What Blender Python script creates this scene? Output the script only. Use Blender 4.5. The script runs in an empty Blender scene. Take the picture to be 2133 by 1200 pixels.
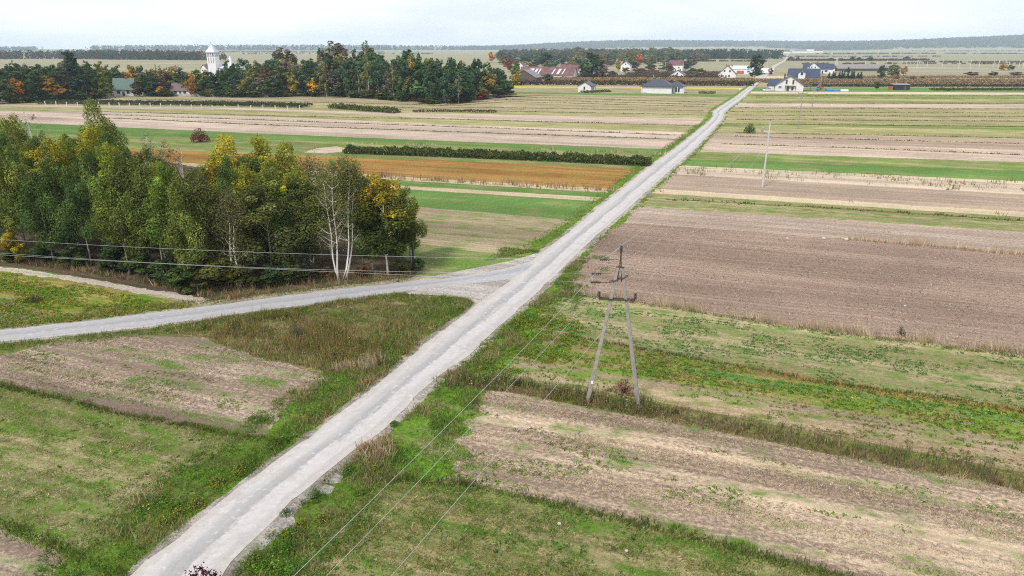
import bpy, bmesh, math, random
import numpy as np
from mathutils import Vector, Matrix
R = math.radians
sc = bpy.context.scene
COL = sc.collection

# ------------------------------------------------------------ camera, sky, sun, exposure
CAM_H, FPX, HOR = 22.0, 1422.0, 98.0
PITCH = math.atan((600 - HOR) / FPX)
SP, CP = math.sin(PITCH), math.cos(PITCH)
cd = bpy.data.cameras.new('camera'); cam = bpy.data.objects.new('camera', cd); COL.objects.link(cam)
cd.lens = 24.0; cd.sensor_width = 36.0; cd.clip_start = 0.5; cd.clip_end = 40000
cam.location = (0, 0, CAM_H); cam.rotation_euler = (math.pi / 2 - PITCH, 0, 0)
sc.camera = cam
SUN_EL, SUN_AZ = 48.0, 215.0            # azimuth clockwise from +Y (behind the camera, to the left)
w = bpy.data.worlds.new('World'); sc.world = w; w.use_nodes = True
nt = w.node_tree; N = nt.nodes; N.clear()
out = N.new('ShaderNodeOutputWorld'); bg = N.new('ShaderNodeBackground'); bg.inputs[1].default_value = 0.1
sky = N.new('ShaderNodeTexSky'); sky.sky_type = 'NISHITA'; sky.sun_disc = False
sky.sun_elevation = R(SUN_EL); sky.sun_rotation = R(SUN_AZ); sky.air_density = 1.2; sky.dust_density = 2.0
tc = N.new('ShaderNodeTexCoord'); mp = N.new('ShaderNodeMapping'); mp.inputs['Scale'].default_value = (1.0, 1.0, 5.0)
nz = N.new('ShaderNodeTexNoise'); nz.inputs['Scale'].default_value = 2.6; nz.inputs['Detail'].default_value = 7
nz.inputs['Roughness'].default_value = 0.55
rp = N.new('ShaderNodeValToRGB'); rp.color_ramp.elements[0].position = 0.30; rp.color_ramp.elements[1].position = 0.62
rp.color_ramp.elements[0].color = (0.78, 0.78, 0.78, 1); rp.color_ramp.elements[1].color = (0.99, 0.99, 0.99, 1)
cl = N.new('ShaderNodeValToRGB'); cl.color_ramp.elements[0].position = 0.3; cl.color_ramp.elements[1].position = 0.7
cl.color_ramp.elements[0].color = (0.70, 0.79, 0.95, 1); cl.color_ramp.elements[1].color = (0.98, 0.985, 1.0, 1)
vm = N.new('ShaderNodeVectorMath'); vm.operation = 'SCALE'; vm.inputs['Scale'].default_value = 7.0
mx = N.new('ShaderNodeMix'); mx.data_type = 'RGBA'
L = nt.links.new
L(tc.outputs['Generated'], mp.inputs[0]); L(mp.outputs[0], nz.inputs['Vector'])
L(nz.outputs['Fac'], rp.inputs[0]); L(nz.outputs['Fac'], cl.inputs[0]); L(cl.outputs[0], vm.inputs[0])
L(rp.outputs[0], mx.inputs[0]); L(sky.outputs[0], mx.inputs[6]); L(vm.outputs[0], mx.inputs[7])
L(mx.outputs[2], bg.inputs[0]); L(bg.outputs[0], out.inputs[0])
sd = bpy.data.lights.new('sun', 'SUN'); sun = bpy.data.objects.new('sun', sd); COL.objects.link(sun)
sd.energy = 1.5; sd.angle = R(10); sd.color = (1.0, 0.95, 0.87)
az = R(SUN_AZ)
sdir = Vector((math.sin(az) * math.cos(R(SUN_EL)), math.cos(az) * math.cos(R(SUN_EL)), math.sin(R(SUN_EL))))
sun.rotation_euler = sdir.to_track_quat('Z', 'Y').to_euler()
sc.view_settings.view_transform = 'Standard'; sc.view_settings.look = 'None'
sc.view_settings.gamma = 1.0; sc.view_settings.use_curve_mapping = False
sc.view_settings.exposure = 0.86
sc.render.engine = 'CYCLES'
sc.cycles.max_bounces = 6; sc.cycles.diffuse_bounces = 3; sc.cycles.transmission_bounces = 4
sc.cycles.transparent_max_bounces = 8; sc.cycles.volume_bounces = 2
sc.cycles.filter_width = 1.1
sc.cycles.use_denoising = False; sc.cycles.denoiser = 'OPENIMAGEDENOISE'; sc.cycles.denoising_input_passes = 'RGB_ALBEDO_NORMAL'; sc.cycles.denoising_prefilter = 'ACCURATE'

# ------------------------------------------------------------ helpers
rng = np.random.default_rng(7)
rnd = random.Random(11)

def at(u, v, z=0.0):
    """ground point under photo pixel (u, v)"""
    dx = u - 1066.5; dy = CP * FPX - SP * (v - 600); dz = -(SP * FPX + CP * (v - 600))
    t = (z - CAM_H) / dz
    return (dx * t, dy * t)
def atv(pts): return np.array([at(*p) for p in pts], float)
def zat(v, Y):
    """height at ground distance Y that shows at row v"""
    dy = CP * FPX - SP * (v - 600); dz = -(SP * FPX + CP * (v - 600))
    return CAM_H + Y * dz / dy
def xat(u, Y, z=0.0):
    return (u - 1066.5) / FPX * (Y * CP + (CAM_H - z) * SP)
def mpp(Y): return (Y * CP + CAM_H * SP) / FPX       # metres per photo pixel

def vnoise(x, y, seed=0):
    xi = np.floor(x).astype(np.int64); yi = np.floor(y).astype(np.int64)
    fx = x - xi; fy = y - yi; fx = fx * fx * (3 - 2 * fx); fy = fy * fy * (3 - 2 * fy)
    def h(a, b):
        n = (a * 374761393 + b * 668265263 + seed * 1442695041) & 0x7fffffff
        n = ((n ^ (n >> 13)) * 1274126177) & 0x7fffffff
        return ((n ^ (n >> 16)) & 0xffff) / 65535.0
    return (h(xi, yi) * (1 - fx) + h(xi + 1, yi) * fx) * (1 - fy) + (h(xi, yi + 1) * (1 - fx) + h(xi + 1, yi + 1) * fx) * fy
def fbm(x, y, seed=0, o=4):
    s = 0; a = .5; t = 0
    for k in range(o):
        s = s + a * vnoise(x * 2 ** k, y * 2 ** k, seed + k); t += a; a *= .5
    return s / t
GA = R(-19.0); GC, GS = math.cos(GA), math.sin(GA)    # direction the field strips run in
def strip_xy(P): return P[:, 0] * GC + P[:, 1] * GS, -P[:, 0] * GS + P[:, 1] * GC

def link(name, me, parent=None, mat=None):
    o = bpy.data.objects.new(name, me); COL.objects.link(o)
    if parent is not None: o.parent = parent
    if mat is not None: me.materials.append(mat)
    return o
def mesh_np(name, V, Fc, col=None, smooth=False):
    V = np.asarray(V, np.float32); Fc = np.asarray(Fc, np.int32); k = Fc.shape[1]
    me = bpy.data.meshes.new(name)
    me.vertices.add(len(V)); me.vertices.foreach_set('co', V.ravel())
    me.loops.add(Fc.size); me.loops.foreach_set('vertex_index', Fc.ravel())
    me.polygons.add(len(Fc)); me.polygons.foreach_set('loop_start', np.arange(0, Fc.size, k, dtype=np.int32))
    me.polygons.foreach_set('loop_total', np.full(len(Fc), k, np.int32))
    if smooth: me.polygons.foreach_set('use_smooth', np.ones(len(Fc), bool))
    me.update(calc_edges=True)
    if col is not None:
        a = me.attributes.new('col', 'FLOAT_COLOR', 'POINT')
        c = np.ones((len(V), 4), np.float32); c[:, :3] = col
        a.data.foreach_set('color', c.ravel())
    return me
def struct(o): o['kind'] = 'structure'; return o
def stuff(o, label=None, cat=None):
    o['kind'] = 'stuff'
    if label: o['label'] = label; o['category'] = cat
    return o
def tag(o, label, cat, group=None):
    o['label'] = label; o['category'] = cat
    if group: o['group'] = group
    return o
def thing(name, label, cat, loc=(0, 0, 0), rz=0.0, group=None):
    o = bpy.data.objects.new(name, None); COL.objects.link(o); o.location = loc; o.rotation_euler = (0, 0, rz)
    o.empty_display_size = .3
    return tag(o, label, cat, group)

class MB:
    """collects shapes, links them as one mesh"""
    def __init__(s): s.v = []; s.f = []
    def add(s, vs, fs):
        b = len(s.v); s.v += [tuple(q) for q in vs]; s.f += [tuple(i + b for i in q) for q in fs]; return s
    def box(s, c, d, rz=0.0):
        cx, cy, cz = c; x, y, z = d[0] / 2, d[1] / 2, d[2] / 2; ca, sa = math.cos(rz), math.sin(rz)
        vs = []
        for k in (-z, z):
            for i, j in ((-x, -y), (x, -y), (x, y), (-x, y)):
                vs.append((cx + i * ca - j * sa, cy + i * sa + j * ca, cz + k))
        return s.add(vs, [(3, 2, 1, 0), (4, 5, 6, 7), (0, 1, 5, 4), (1, 2, 6, 5), (2, 3, 7, 6), (3, 0, 4, 7)])
    def tube(s, pts, rad, n=6, cap=True):
        pts = [Vector(p) for p in pts]
        if not hasattr(rad, '__len__'): rad = [rad] * len(pts)
        vs = []; fs = []
        for i, p in enumerate(pts):
            d = (pts[min(i + 1, len(pts) - 1)] - pts[max(i - 1, 0)]).normalized()
            a = d.cross(Vector((0, 0, 1))) if abs(d.z) < .95 else d.cross(Vector((1, 0, 0)))
            a.normalize(); b = d.cross(a)
            for k in range(n):
                t = 2 * math.pi * (k + .5) / n
                vs.append(p + (a * math.cos(t) + b * math.sin(t)) * rad[i])
        for i in range(len(pts) - 1):
            for k in range(n):
                fs.append((i * n + k, i * n + (k + 1) % n, (i + 1) * n + (k + 1) % n, (i + 1) * n + k))
        if cap: fs.append(tuple(range(n))[::-1]); fs.append(tuple((len(pts) - 1) * n + k for k in range(n)))
        return s.add(vs, fs)
    def poly(s, vs): return s.add(vs, [tuple(range(len(vs)))])
    def prism(s, prof, x0, x1):
        """profile of (y, z) points extruded along x"""
        n = len(prof); vs = [(x0, y, z) for y, z in prof] + [(x1, y, z) for y, z in prof]
        fs = [tuple(range(n))[::-1], tuple(range(n, 2 * n))] + [(i, (i + 1) % n, n + (i + 1) % n, n + i) for i in range(n)]
        return s.add(vs, fs)
    def build(s, name, mat, parent=None, smooth=False):
        me = bpy.data.meshes.new(name); me.from_pydata(s.v, [], s.f); me.validate(); me.update()
        bm = bmesh.new(); bm.from_mesh(me); bmesh.ops.recalc_face_normals(bm, faces=bm.faces); bm.to_mesh(me); bm.free()
        if smooth:
            for p in me.polygons: p.use_smooth = True
        return link(name, me, parent, mat)

# ------------------------------------------------------------ materials
def new_mat(name):
    m = bpy.data.materials.new(name); m.use_nodes = True; t = m.node_tree; t.nodes.clear()
    o = t.nodes.new('ShaderNodeOutputMaterial'); return m, t, t.nodes, t.links.new, o
def paint(name, c, rough=.7, var=.18, scale=3.0, metal=0.0, bump=.0):
    m, t, n, l, o = new_mat(name)
    b = n.new('ShaderNodeBsdfPrincipled'); b.inputs['Roughness'].default_value = rough; b.inputs['Metallic'].default_value = metal
    g = n.new('ShaderNodeNewGeometry'); z = n.new('ShaderNodeTexNoise'); z.inputs['Scale'].default_value = scale; z.inputs['Detail'].default_value = 6
    r = n.new('ShaderNodeMapRange'); r.inputs[1].default_value = .25; r.inputs[2].default_value = .75
    r.inputs[3].default_value = 1 - var; r.inputs[4].default_value = 1 + var
    v = n.new('ShaderNodeVectorMath'); v.operation = 'SCALE'; v.inputs[0].default_value = c
    l(g.outputs['Position'], z.inputs['Vector']); l(z.outputs['Fac'], r.inputs[0]); l(r.outputs[0], v.inputs['Scale'])
    l(v.outputs[0], b.inputs['Base Color'])
    if bump:
        bp = n.new('ShaderNodeBump'); bp.inputs['Strength'].default_value = bump; bp.inputs['Distance'].default_value = .05
        l(z.outputs['Fac'], bp.inputs['Height']); l(bp.outputs[0], b.inputs['Normal'])
    l(b.outputs[0], o.inputs[0]); return m

def leaf_mat(name, transl=.35, use_obj=True):
    m, t, n, l, o = new_mat(name)
    a = n.new('ShaderNodeAttribute'); a.attribute_name = 'col'
    src = a.outputs['Color']
    if use_obj:
        oi = n.new('ShaderNodeObjectInfo'); mm = n.new('ShaderNodeMix'); mm.data_type = 'RGBA'; mm.blend_type = 'MULTIPLY'
        mm.inputs[0].default_value = 1.0; l(src, mm.inputs[6]); l(oi.outputs['Color'], mm.inputs[7]); src = mm.outputs[2]
    d = n.new('ShaderNodeBsdfDiffuse'); tr = n.new('ShaderNodeBsdfTranslucent'); ms = n.new('ShaderNodeMixShader')
    ms.inputs[0].default_value = transl
    l(src, d.inputs[0]); l(src, tr.inputs[0]); l(d.outputs[0], ms.inputs[1]); l(tr.outputs[0], ms.inputs[2]); l(ms.outputs[0], o.inputs[0])
    return m
M_LEAF = leaf_mat('leaf'); M_GRASS = leaf_mat('grass_blade', .3, False)

# one pattern group for all field soils and crops
def make_field_group():
    g = bpy.data.node_groups.new('field_pattern', 'ShaderNodeTree'); I = g.interface
    for nm, ty in (('Soil', 'NodeSocketColor'), ('Straw', 'NodeSocketColor'), ('Green', 'NodeSocketColor'),
                   ('StrawAmt', 'NodeSocketFloat'), ('GreenAmt', 'NodeSocketFloat'), ('PatchScale', 'NodeSocketFloat'),
                   ('Grain', 'NodeSocketFloat'), ('Bump', 'NodeSocketFloat')):
        I.new_socket(nm, in_out='INPUT', socket_type=ty)
    I.new_socket('Shader', in_out='OUTPUT', socket_type='NodeSocketShader')
    n = g.nodes; l = g.links.new
    gi = n.new('NodeGroupInput'); go = n.new('NodeGroupOutput')
    geo = n.new('ShaderNodeNewGeometry')
    def mapping(scale):
        r = n.new('ShaderNodeVectorRotate'); r.rotation_type = 'Z_AXIS'; r.inputs['Angle'].default_value = -GA
        m = n.new('ShaderNodeVectorMath'); m.operation = 'MULTIPLY'; m.inputs[1].default_value = scale
        l(geo.outputs['Position'], r.inputs['Vector']); l(r.outputs[0], m.inputs[0]); return m.outputs[0]
    def noise(vec, s, det, rough=.6):
        z = n.new('ShaderNodeTexNoise'); z.inputs['Scale'].default_value = s; z.inputs['Detail'].default_value = det
        z.inputs['Roughness'].default_value = rough; l(vec, z.inputs['Vector']); return z.outputs['Fac'], z
    def mrange(x, a, b, c, d, smooth=False):
        r = n.new('ShaderNodeMapRange'); r.interpolation_type = 'SMOOTHSTEP' if smooth else 'LINEAR'
        for k, vv in zip((1, 2, 3, 4), (a, b, c, d)):
            if hasattr(vv, 'is_linked'): l(vv, r.inputs[k])
            else: r.inputs[k].default_value = vv
        l(x, r.inputs[0]); return r.outputs[0]
    def ma(op, a, b):
        m = n.new('ShaderNodeMath'); m.operation = op
        for k, vv in enumerate((a, b)):
            if hasattr(vv, 'is_linked'): l(vv, m.inputs[k])
            else: m.inputs[k].default_value = vv
        return m.outputs[0]
    def mixc(f, a, b, bl='MIX'):
        m = n.new('ShaderNodeMix'); m.data_type = 'RGBA'; m.blend_type = bl
        l(f, m.inputs[0]) if hasattr(f, 'is_linked') else setattr(m.inputs[0], 'default_value', f)
        l(a, m.inputs[6]); l(b, m.inputs[7]); return m.outputs[2]
    streak, _ = noise(mapping((.035, .75, 1)), 1.0, 6, .65)
    long_, _ = noise(mapping((.012, .30, 1)), 1.0, 3, .5)
    patch, pz = noise(mapping((.45, 1.0, 1)), 1.0, 6, .68); l(gi.outputs['PatchScale'], pz.inputs['Scale'])
    fine, fz = noise(mapping((.75, 1, 1)), 5.0, 7, .75)
    l(gi.outputs['Grain'], fz.inputs['Scale'])
    vf, _ = noise(mapping((1, 1, 1)), 17.0, 3, .7)
    big, _ = noise(mapping((1, 1, 1)), .09, 4, .6)
    # straw: streaks broken by fine grain
    s = ma('ADD', ma('MULTIPLY', streak, .95), ma('ADD', ma('MULTIPLY', fine, .85), ma('MULTIPLY', long_, .7)))     # about 1.25 mean
    s = ma('SUBTRACT', s, 1.25)
    s = ma('ADD', s, ma('SUBTRACT', gi.outputs['StrawAmt'], .5))
    sf = mrange(s, -.11, .11, 0., 1.)
    c = mixc(sf, gi.outputs['Soil'], gi.outputs['Straw'])
    q = ma('ADD', ma('MULTIPLY', patch, 1.0), ma('ADD', ma('MULTIPLY', ma('SUBTRACT', fine, .5), .5), ma('MULTIPLY', ma('SUBTRACT', streak, .5), .55)))
    q = ma('ADD', q, ma('SUBTRACT', gi.outputs['GreenAmt'], 1.0))
    gf = mrange(q, -.09, .13, 0., 1., True)
    gv = n.new('ShaderNodeMix'); gv.data_type = 'RGBA'; gv.blend_type = 'MULTIPLY'; gv.inputs[0].default_value = .8
    l(gi.outputs['Green'], gv.inputs[6])
    gt = n.new('ShaderNodeValToRGB'); gt.color_ramp.elements[0].position = .3; gt.color_ramp.elements[1].position = .7
    gt.color_ramp.elements[0].color = (.62, .72, .8, 1); gt.color_ramp.elements[1].color = (1.45, 1.25, .9, 1)
    l(fine, gt.inputs[0]); l(gt.outputs[0], gv.inputs[7])
    c = mixc(gf, c, gv.outputs[2])
    val = ma('MULTIPLY', mrange(vf, .3, .7, .64, 1.36), mrange(big, .3, .7, .88, 1.12))
    broad, _ = noise(mapping((.008, .11, 1)), 1.0, 4, .6)
    val = ma('MULTIPLY', val, mrange(broad, .3, .7, .80, 1.2))
    sxyz = n.new('ShaderNodeSeparateXYZ'); l(mapping((.02, 7.4, 1)), sxyz.inputs[0])
    wv = ma('SINE', ma('ADD', sxyz.outputs[1], ma('MULTIPLY', streak, 3.0)), 0.0)
    val = ma('MULTIPLY', val, ma('ADD', 1.0, ma('MULTIPLY', wv, mrange(long_, .4, .6, .0, .10))))
    val = ma('MULTIPLY', val, mrange(fine, .3, .7, .72, 1.28))
    sv = n.new('ShaderNodeVectorMath'); sv.operation = 'SCALE'; l(c, sv.inputs[0]); l(val, sv.inputs['Scale'])
    h = ma('ADD', ma('MULTIPLY', fine, .7), ma('MULTIPLY', vf, .3))
    bp = n.new('ShaderNodeBump'); bp.inputs['Distance'].default_value = .25; l(gi.outputs['Bump'], bp.inputs['Strength']); l(h, bp.inputs['Height'])
    d = n.new('ShaderNodeBsdfDiffuse'); d.inputs['Roughness'].default_value = .8
    l(sv.outputs[0], d.inputs[0]); l(bp.outputs[0], d.inputs['Normal']); l(d.outputs[0], go.inputs[0])
    return g
FG = make_field_group()
def field(name, soil, straw, green, sa=.5, ga=.3, ps=.5, grain=5.0, bump=.6):
    m, t, n, l, o = new_mat(name)
    g = n.new('ShaderNodeGroup'); g.node_tree = FG
    for k, c in (('Soil', soil), ('Straw', straw), ('Green', green)): g.inputs[k].default_value = (*c, 1)
    for k, c in (('StrawAmt', sa), ('GreenAmt', ga), ('PatchScale', ps), ('Grain', grain), ('Bump', bump)): g.inputs[k].default_value = c
    l(g.outputs[0], o.inputs[0]); return m

SOIL = (.225, .165, .125); SOILP = (.34, .258, .20); STRAW = (.475, .37, .26); STRAWY = (.40, .325, .18)
GRASS = (.09, .18, .026); GREEN = (.10, .25, .05); DGREEN = (.05, .11, .022); OLIVE = (.19, .20, .07)
MAT = dict(
    stubble=field('stubble', SOIL, STRAW, GRASS, .49, .40, .55, 4.5),
    stubble_l=field('stubble_weedy', SOIL, (.46, .365, .27), GRASS, .47, .42, .5, 4.5),
    meadow=field('mown_meadow', (.18, .18, .07), (.34, .29, .155), (.105, .19, .03), .50, .485, .9, 4.0),
    meadow_d=field('meadow_dense', (.165, .16, .06), (.33, .27, .145), (.09, .175, .028), .50, .475, .9, 4.0),
    tuft=field('tufted_field', (.21, .195, .09), (.38, .31, .185), (.115, .195, .05), .51, .465, .9, 5.0),
    mixed=field('mixed_weeds', (.25, .185, .115), (.37, .29, .18), (.12, .175, .045), .5, .46, .8, 5.0),
    browngrey=field('bare_strip', (.25, .20, .13), (.35, .285, .185), (.14, .195, .06), .5, .45, .6, 5.0),
    brownmix=field('brown_weedy_strip', (.23, .175, .115), (.33, .26, .165), (.13, .19, .045), .48, .49, .8, 5.0),
    soy=field('green_crop', (.20, .16, .075), (.30, .25, .10), (.13, .205, .035), .5, .50, .6, 4.5),
    plough=field('ploughed_soil', (.265, .192, .148), (.34, .252, .195), GRASS, .46, .08, .4, 5.0, 1.0),
    plough_l=field('pale_ploughed_soil', (.29, .222, .175), (.40, .318, .255), GRASS, .5, .12, .4, 4.0, .8),
    brown=field('worked_soil', (.27, .205, .155), (.36, .28, .21), OLIVE, .5, .25, .4, 4.0),
    pink=field('pale_soil', SOILP, (.46, .37, .295), OLIVE, .55, .22, .3, 3.0),
    sand=field('sandy_strip', (.36, .285, .21), (.50, .41, .31), OLIVE, .6, .27, .5, 4.0),
    green=field('green_field', (.17, .18, .07), (.26, .25, .11), (.105, .195, .058), .45, .60, .3, 4.0),
    green2=field('dull_green_field', (.18, .185, .075), (.29, .26, .13), (.115, .20, .05), .5, .5, .3, 4.0),
    pale=field('pale_grass_field', (.25, .23, .11), (.36, .31, .17), (.19, .22, .08), .5, .45, .25, 3.0),
    tan=field('tan_grass_field', (.24, .205, .12), (.37, .30, .19), (.17, .195, .075), .5, .40, .25, 3.0),
    straw=field('straw_strip', (.34, .265, .16), (.47, .39, .26), OLIVE, .6, .3, .4, 4.0),
    rust=field('rust_crop', (.22, .115, .035), (.33, .185, .065), (.23, .185, .06), .5, .44, .35, 4.0),
    yellow=field('yellow_flowers', (.36, .35, .07), (.46, .43, .10), (.25, .30, .07), .5, .42, .3, 4.0),
    litter=field('woodland_floor', (.09, .068, .045), (.19, .14, .085), (.06, .075, .02), .45, .35, .6, 5.0),
    verge=field('verge_turf', (.12, .14, .04), (.27, .225, .11), (.10, .20, .026), .42, .56, .6, 4.0),
    rough=field('rough_grass', (.13, .125, .045), (.29, .23, .115), (.10, .15, .03), .5, .47, .5, 4.0),
    crop=field('yellowing_crop', (.24, .19, .06), (.34, .27, .09), (.13, .22, .03), .52, .49, .45, 4.5),
    gravel=field('gravel', (.25, .215, .185), (.40, .36, .325), GRASS, .5, .38, .7, 7.0),
    gravel_l=field('pale_gravel', (.28, .25, .225), (.41, .375, .345), OLIVE, .55, .22, .7, 7.0),
    track=field('sandy_track', (.37, .31, .24), (.50, .44, .36), OLIVE, .6, .2, .7, 6.0),
    margin=field('margin_turf', (.10, .10, .03), (.22, .17, .075), (.07, .12, .022), .35, .6, .6, 4.0),
    orange=field('orange_weeds', (.24, .15, .055), (.31, .22, .09), (.15, .16, .05), .5, .45, .6, 5.0),
    base=field('open_country', (.25, .225, .13), (.37, .315, .21), (.17, .20, .085), .5, .45, .05, .8, .1),
)
# the wide land beyond: long strips of different crops
def far_land():
    m, t, n, l, o = new_mat('far_land')
    geo = n.new('ShaderNodeNewGeometry'); r = n.new('ShaderNodeVectorRotate'); r.rotation_type = 'Z_AXIS'; r.inputs['Angle'].default_value = R(6)
    mu = n.new('ShaderNodeVectorMath'); mu.operation = 'MULTIPLY'; mu.inputs[1].default_value = (.0012, .030, 1)
    z = n.new('ShaderNodeTexNoise'); z.inputs['Scale'].default_value = 1; z.inputs['Detail'].default_value = 5; z.inputs['Roughness'].default_value = .75
    cr = n.new('ShaderNodeValToRGB'); e = cr.color_ramp.elements
    e[0].position = .3; e[0].color = (.20, .20, .115, 1); e[1].position = .72; e[1].color = (.42, .35, .26, 1)
    for p_, c_ in ((.42, (.32, .29, .18, 1)), (.5, (.23, .22, .135, 1)), (.56, (.37, .33, .22, 1)), (.63, (.27, .23, .17, 1))):
        q = e.new(p_); q.color = c_
    z2 = n.new('ShaderNodeTexNoise'); z2.inputs['Scale'].default_value = .6; z2.inputs['Detail'].default_value = 8
    mr = n.new('ShaderNodeMapRange'); mr.inputs[1].default_value = .3; mr.inputs[2].default_value = .7; mr.inputs[3].default_value = .75; mr.inputs[4].default_value = 1.25
    sv = n.new('ShaderNodeVectorMath'); sv.operation = 'SCALE'
    d = n.new('ShaderNodeBsdfDiffuse')
    l(geo.outputs['Position'], r.inputs['Vector']); l(r.outputs[0], mu.inputs[0]); l(mu.outputs[0], z.inputs['Vector']); l(z.outputs['Fac'], cr.inputs[0])
    l(geo.outputs['Position'], z2.inputs['Vector']); l(z2.outputs['Fac'], mr.inputs[0]); l(cr.outputs[0], sv.inputs[0]); l(mr.outputs[0], sv.inputs['Scale'])
    l(sv.outputs[0], d.inputs[0]); l(d.outputs[0], o.inputs[0]); return m
MAT['far'] = far_land()

def road_mat(name, centre, track, edge, fleck):
    m, t, n, l, o = new_mat(name)
    a = n.new('ShaderNodeAttribute'); a.attribute_name = 'lane'          # x = across (-1..1), y = along in metres
    sx = n.new('ShaderNodeSeparateXYZ'); l(a.outputs['Vector'], sx.inputs[0])
    geo = n.new('ShaderNodeNewGeometry')
    mu = n.new('ShaderNodeVectorMath'); mu.operation = 'MULTIPLY'; mu.inputs[1].default_value = (2.6, .10, 1); l(a.outputs['Vector'], mu.inputs[0])
    def noise(vec, s, d, r=.6):
        z = n.new('ShaderNodeTexNoise'); z.inputs['Scale'].default_value = s; z.inputs['Detail'].default_value = d; z.inputs['Roughness'].default_value = r
        l(vec, z.inputs['Vector']); return z.outputs['Fac']
    st = noise(mu.outputs[0], 1.0, 5, .65); fi = noise(geo.outputs['Position'], 3.2, 7, .75); vf = noise(geo.outputs['Position'], 14., 4, .7)
    def ma(op, x, y):
        q = n.new('ShaderNodeMath'); q.operation = op
        for k, vv in enumerate((x, y)):
            if hasattr(vv, 'is_linked'): l(vv, q.inputs[k])
            else: q.inputs[k].default_value = vv
        return q.outputs[0]
    wob = ma('ADD', sx.outputs[0], ma('MULTIPLY', ma('SUBTRACT', st, .5), .9))
    wob = ma('ADD', wob, ma('MULTIPLY', ma('SUBTRACT', fi, .5), .35))
    cr = n.new('ShaderNodeValToRGB'); e = cr.color_ramp.elements
    e[0].position = 0; e[0].color = (*edge, 1); e[1].position = 1; e[1].color = (*edge, 1)
    mid = tuple((a_ + b_) / 2 for a_, b_ in zip(centre, track))
    for p_, c_ in ((.10, edge), (.20, track), (.34, mid), (.45, centre), (.52, centre), (.58, track), (.78, track), (.86, mid), (.94, edge)):
        q = e.new(p_); q.color = (*c_, 1)
    mr = n.new('ShaderNodeMapRange'); mr.inputs[1].default_value = -1; mr.inputs[2].default_value = 1; l(wob, mr.inputs[0]); l(mr.outputs[0], cr.inputs[0])
    vv = n.new('ShaderNodeMapRange'); vv.inputs[1].default_value = .3; vv.inputs[2].default_value = .7; vv.inputs[3].default_value = .76; vv.inputs[4].default_value = 1.2
    l(ma('ADD', ma('MULTIPLY', fi, .5), ma('MULTIPLY', vf, .5)), vv.inputs[0])
    sv = n.new('ShaderNodeVectorMath'); sv.operation = 'SCALE'; l(cr.outputs[0], sv.inputs[0]); l(vv.outputs[0], sv.inputs['Scale'])
    fl = n.new('ShaderNodeMapRange'); fl.inputs[1].default_value = .60; fl.inputs[2].default_value = .66
    f2 = noise(geo.outputs['Position'], 2.3, 4, .55); l(f2, fl.inputs[0])
    mc = n.new('ShaderNodeMix'); mc.data_type = 'RGBA'; l(ma('MULTIPLY', fl.outputs[0], .5), mc.inputs[0]); l(sv.outputs[0], mc.inputs[6]); mc.inputs[7].default_value = (*fleck, 1)
    b = n.new('ShaderNodeBsdfPrincipled'); b.inputs['Roughness'].default_value = .85
    b.inputs['Specular IOR Level'].default_value = .25
    bp = n.new('ShaderNodeBump'); bp.inputs['Strength'].default_value = .25; bp.inputs['Distance'].default_value = .05; l(vf, bp.inputs['Height']); l(bp.outputs[0], b.inputs['Normal'])
    ds = noise(geo.outputs['Position'], .55, 6, .7); dr = n.new('ShaderNodeMapRange'); dr.inputs[1].default_value = .52; dr.inputs[2].default_value = .68; l(ds, dr.inputs[0])
    md_ = n.new('ShaderNodeMix'); md_.data_type = 'RGBA'; l(ma('MULTIPLY', dr.outputs[0], .55), md_.inputs[0]); l(mc.outputs[2], md_.inputs[6]); md_.inputs[7].default_value = (.36, .32, .28, 1)
    l(md_.outputs[2], b.inputs['Base Color']); l(b.outputs[0], o.inputs[0]); return m
MAT['road'] = road_mat('dusty_asphalt', (.335, .318, .31), (.50, .466, .44), (.46, .42, .38), (.58, .56, .54))
MAT['road2'] = road_mat('grey_asphalt', (.32, .312, .318), (.39, .378, .375), (.42, .39, .36), (.55, .53, .52))

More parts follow.
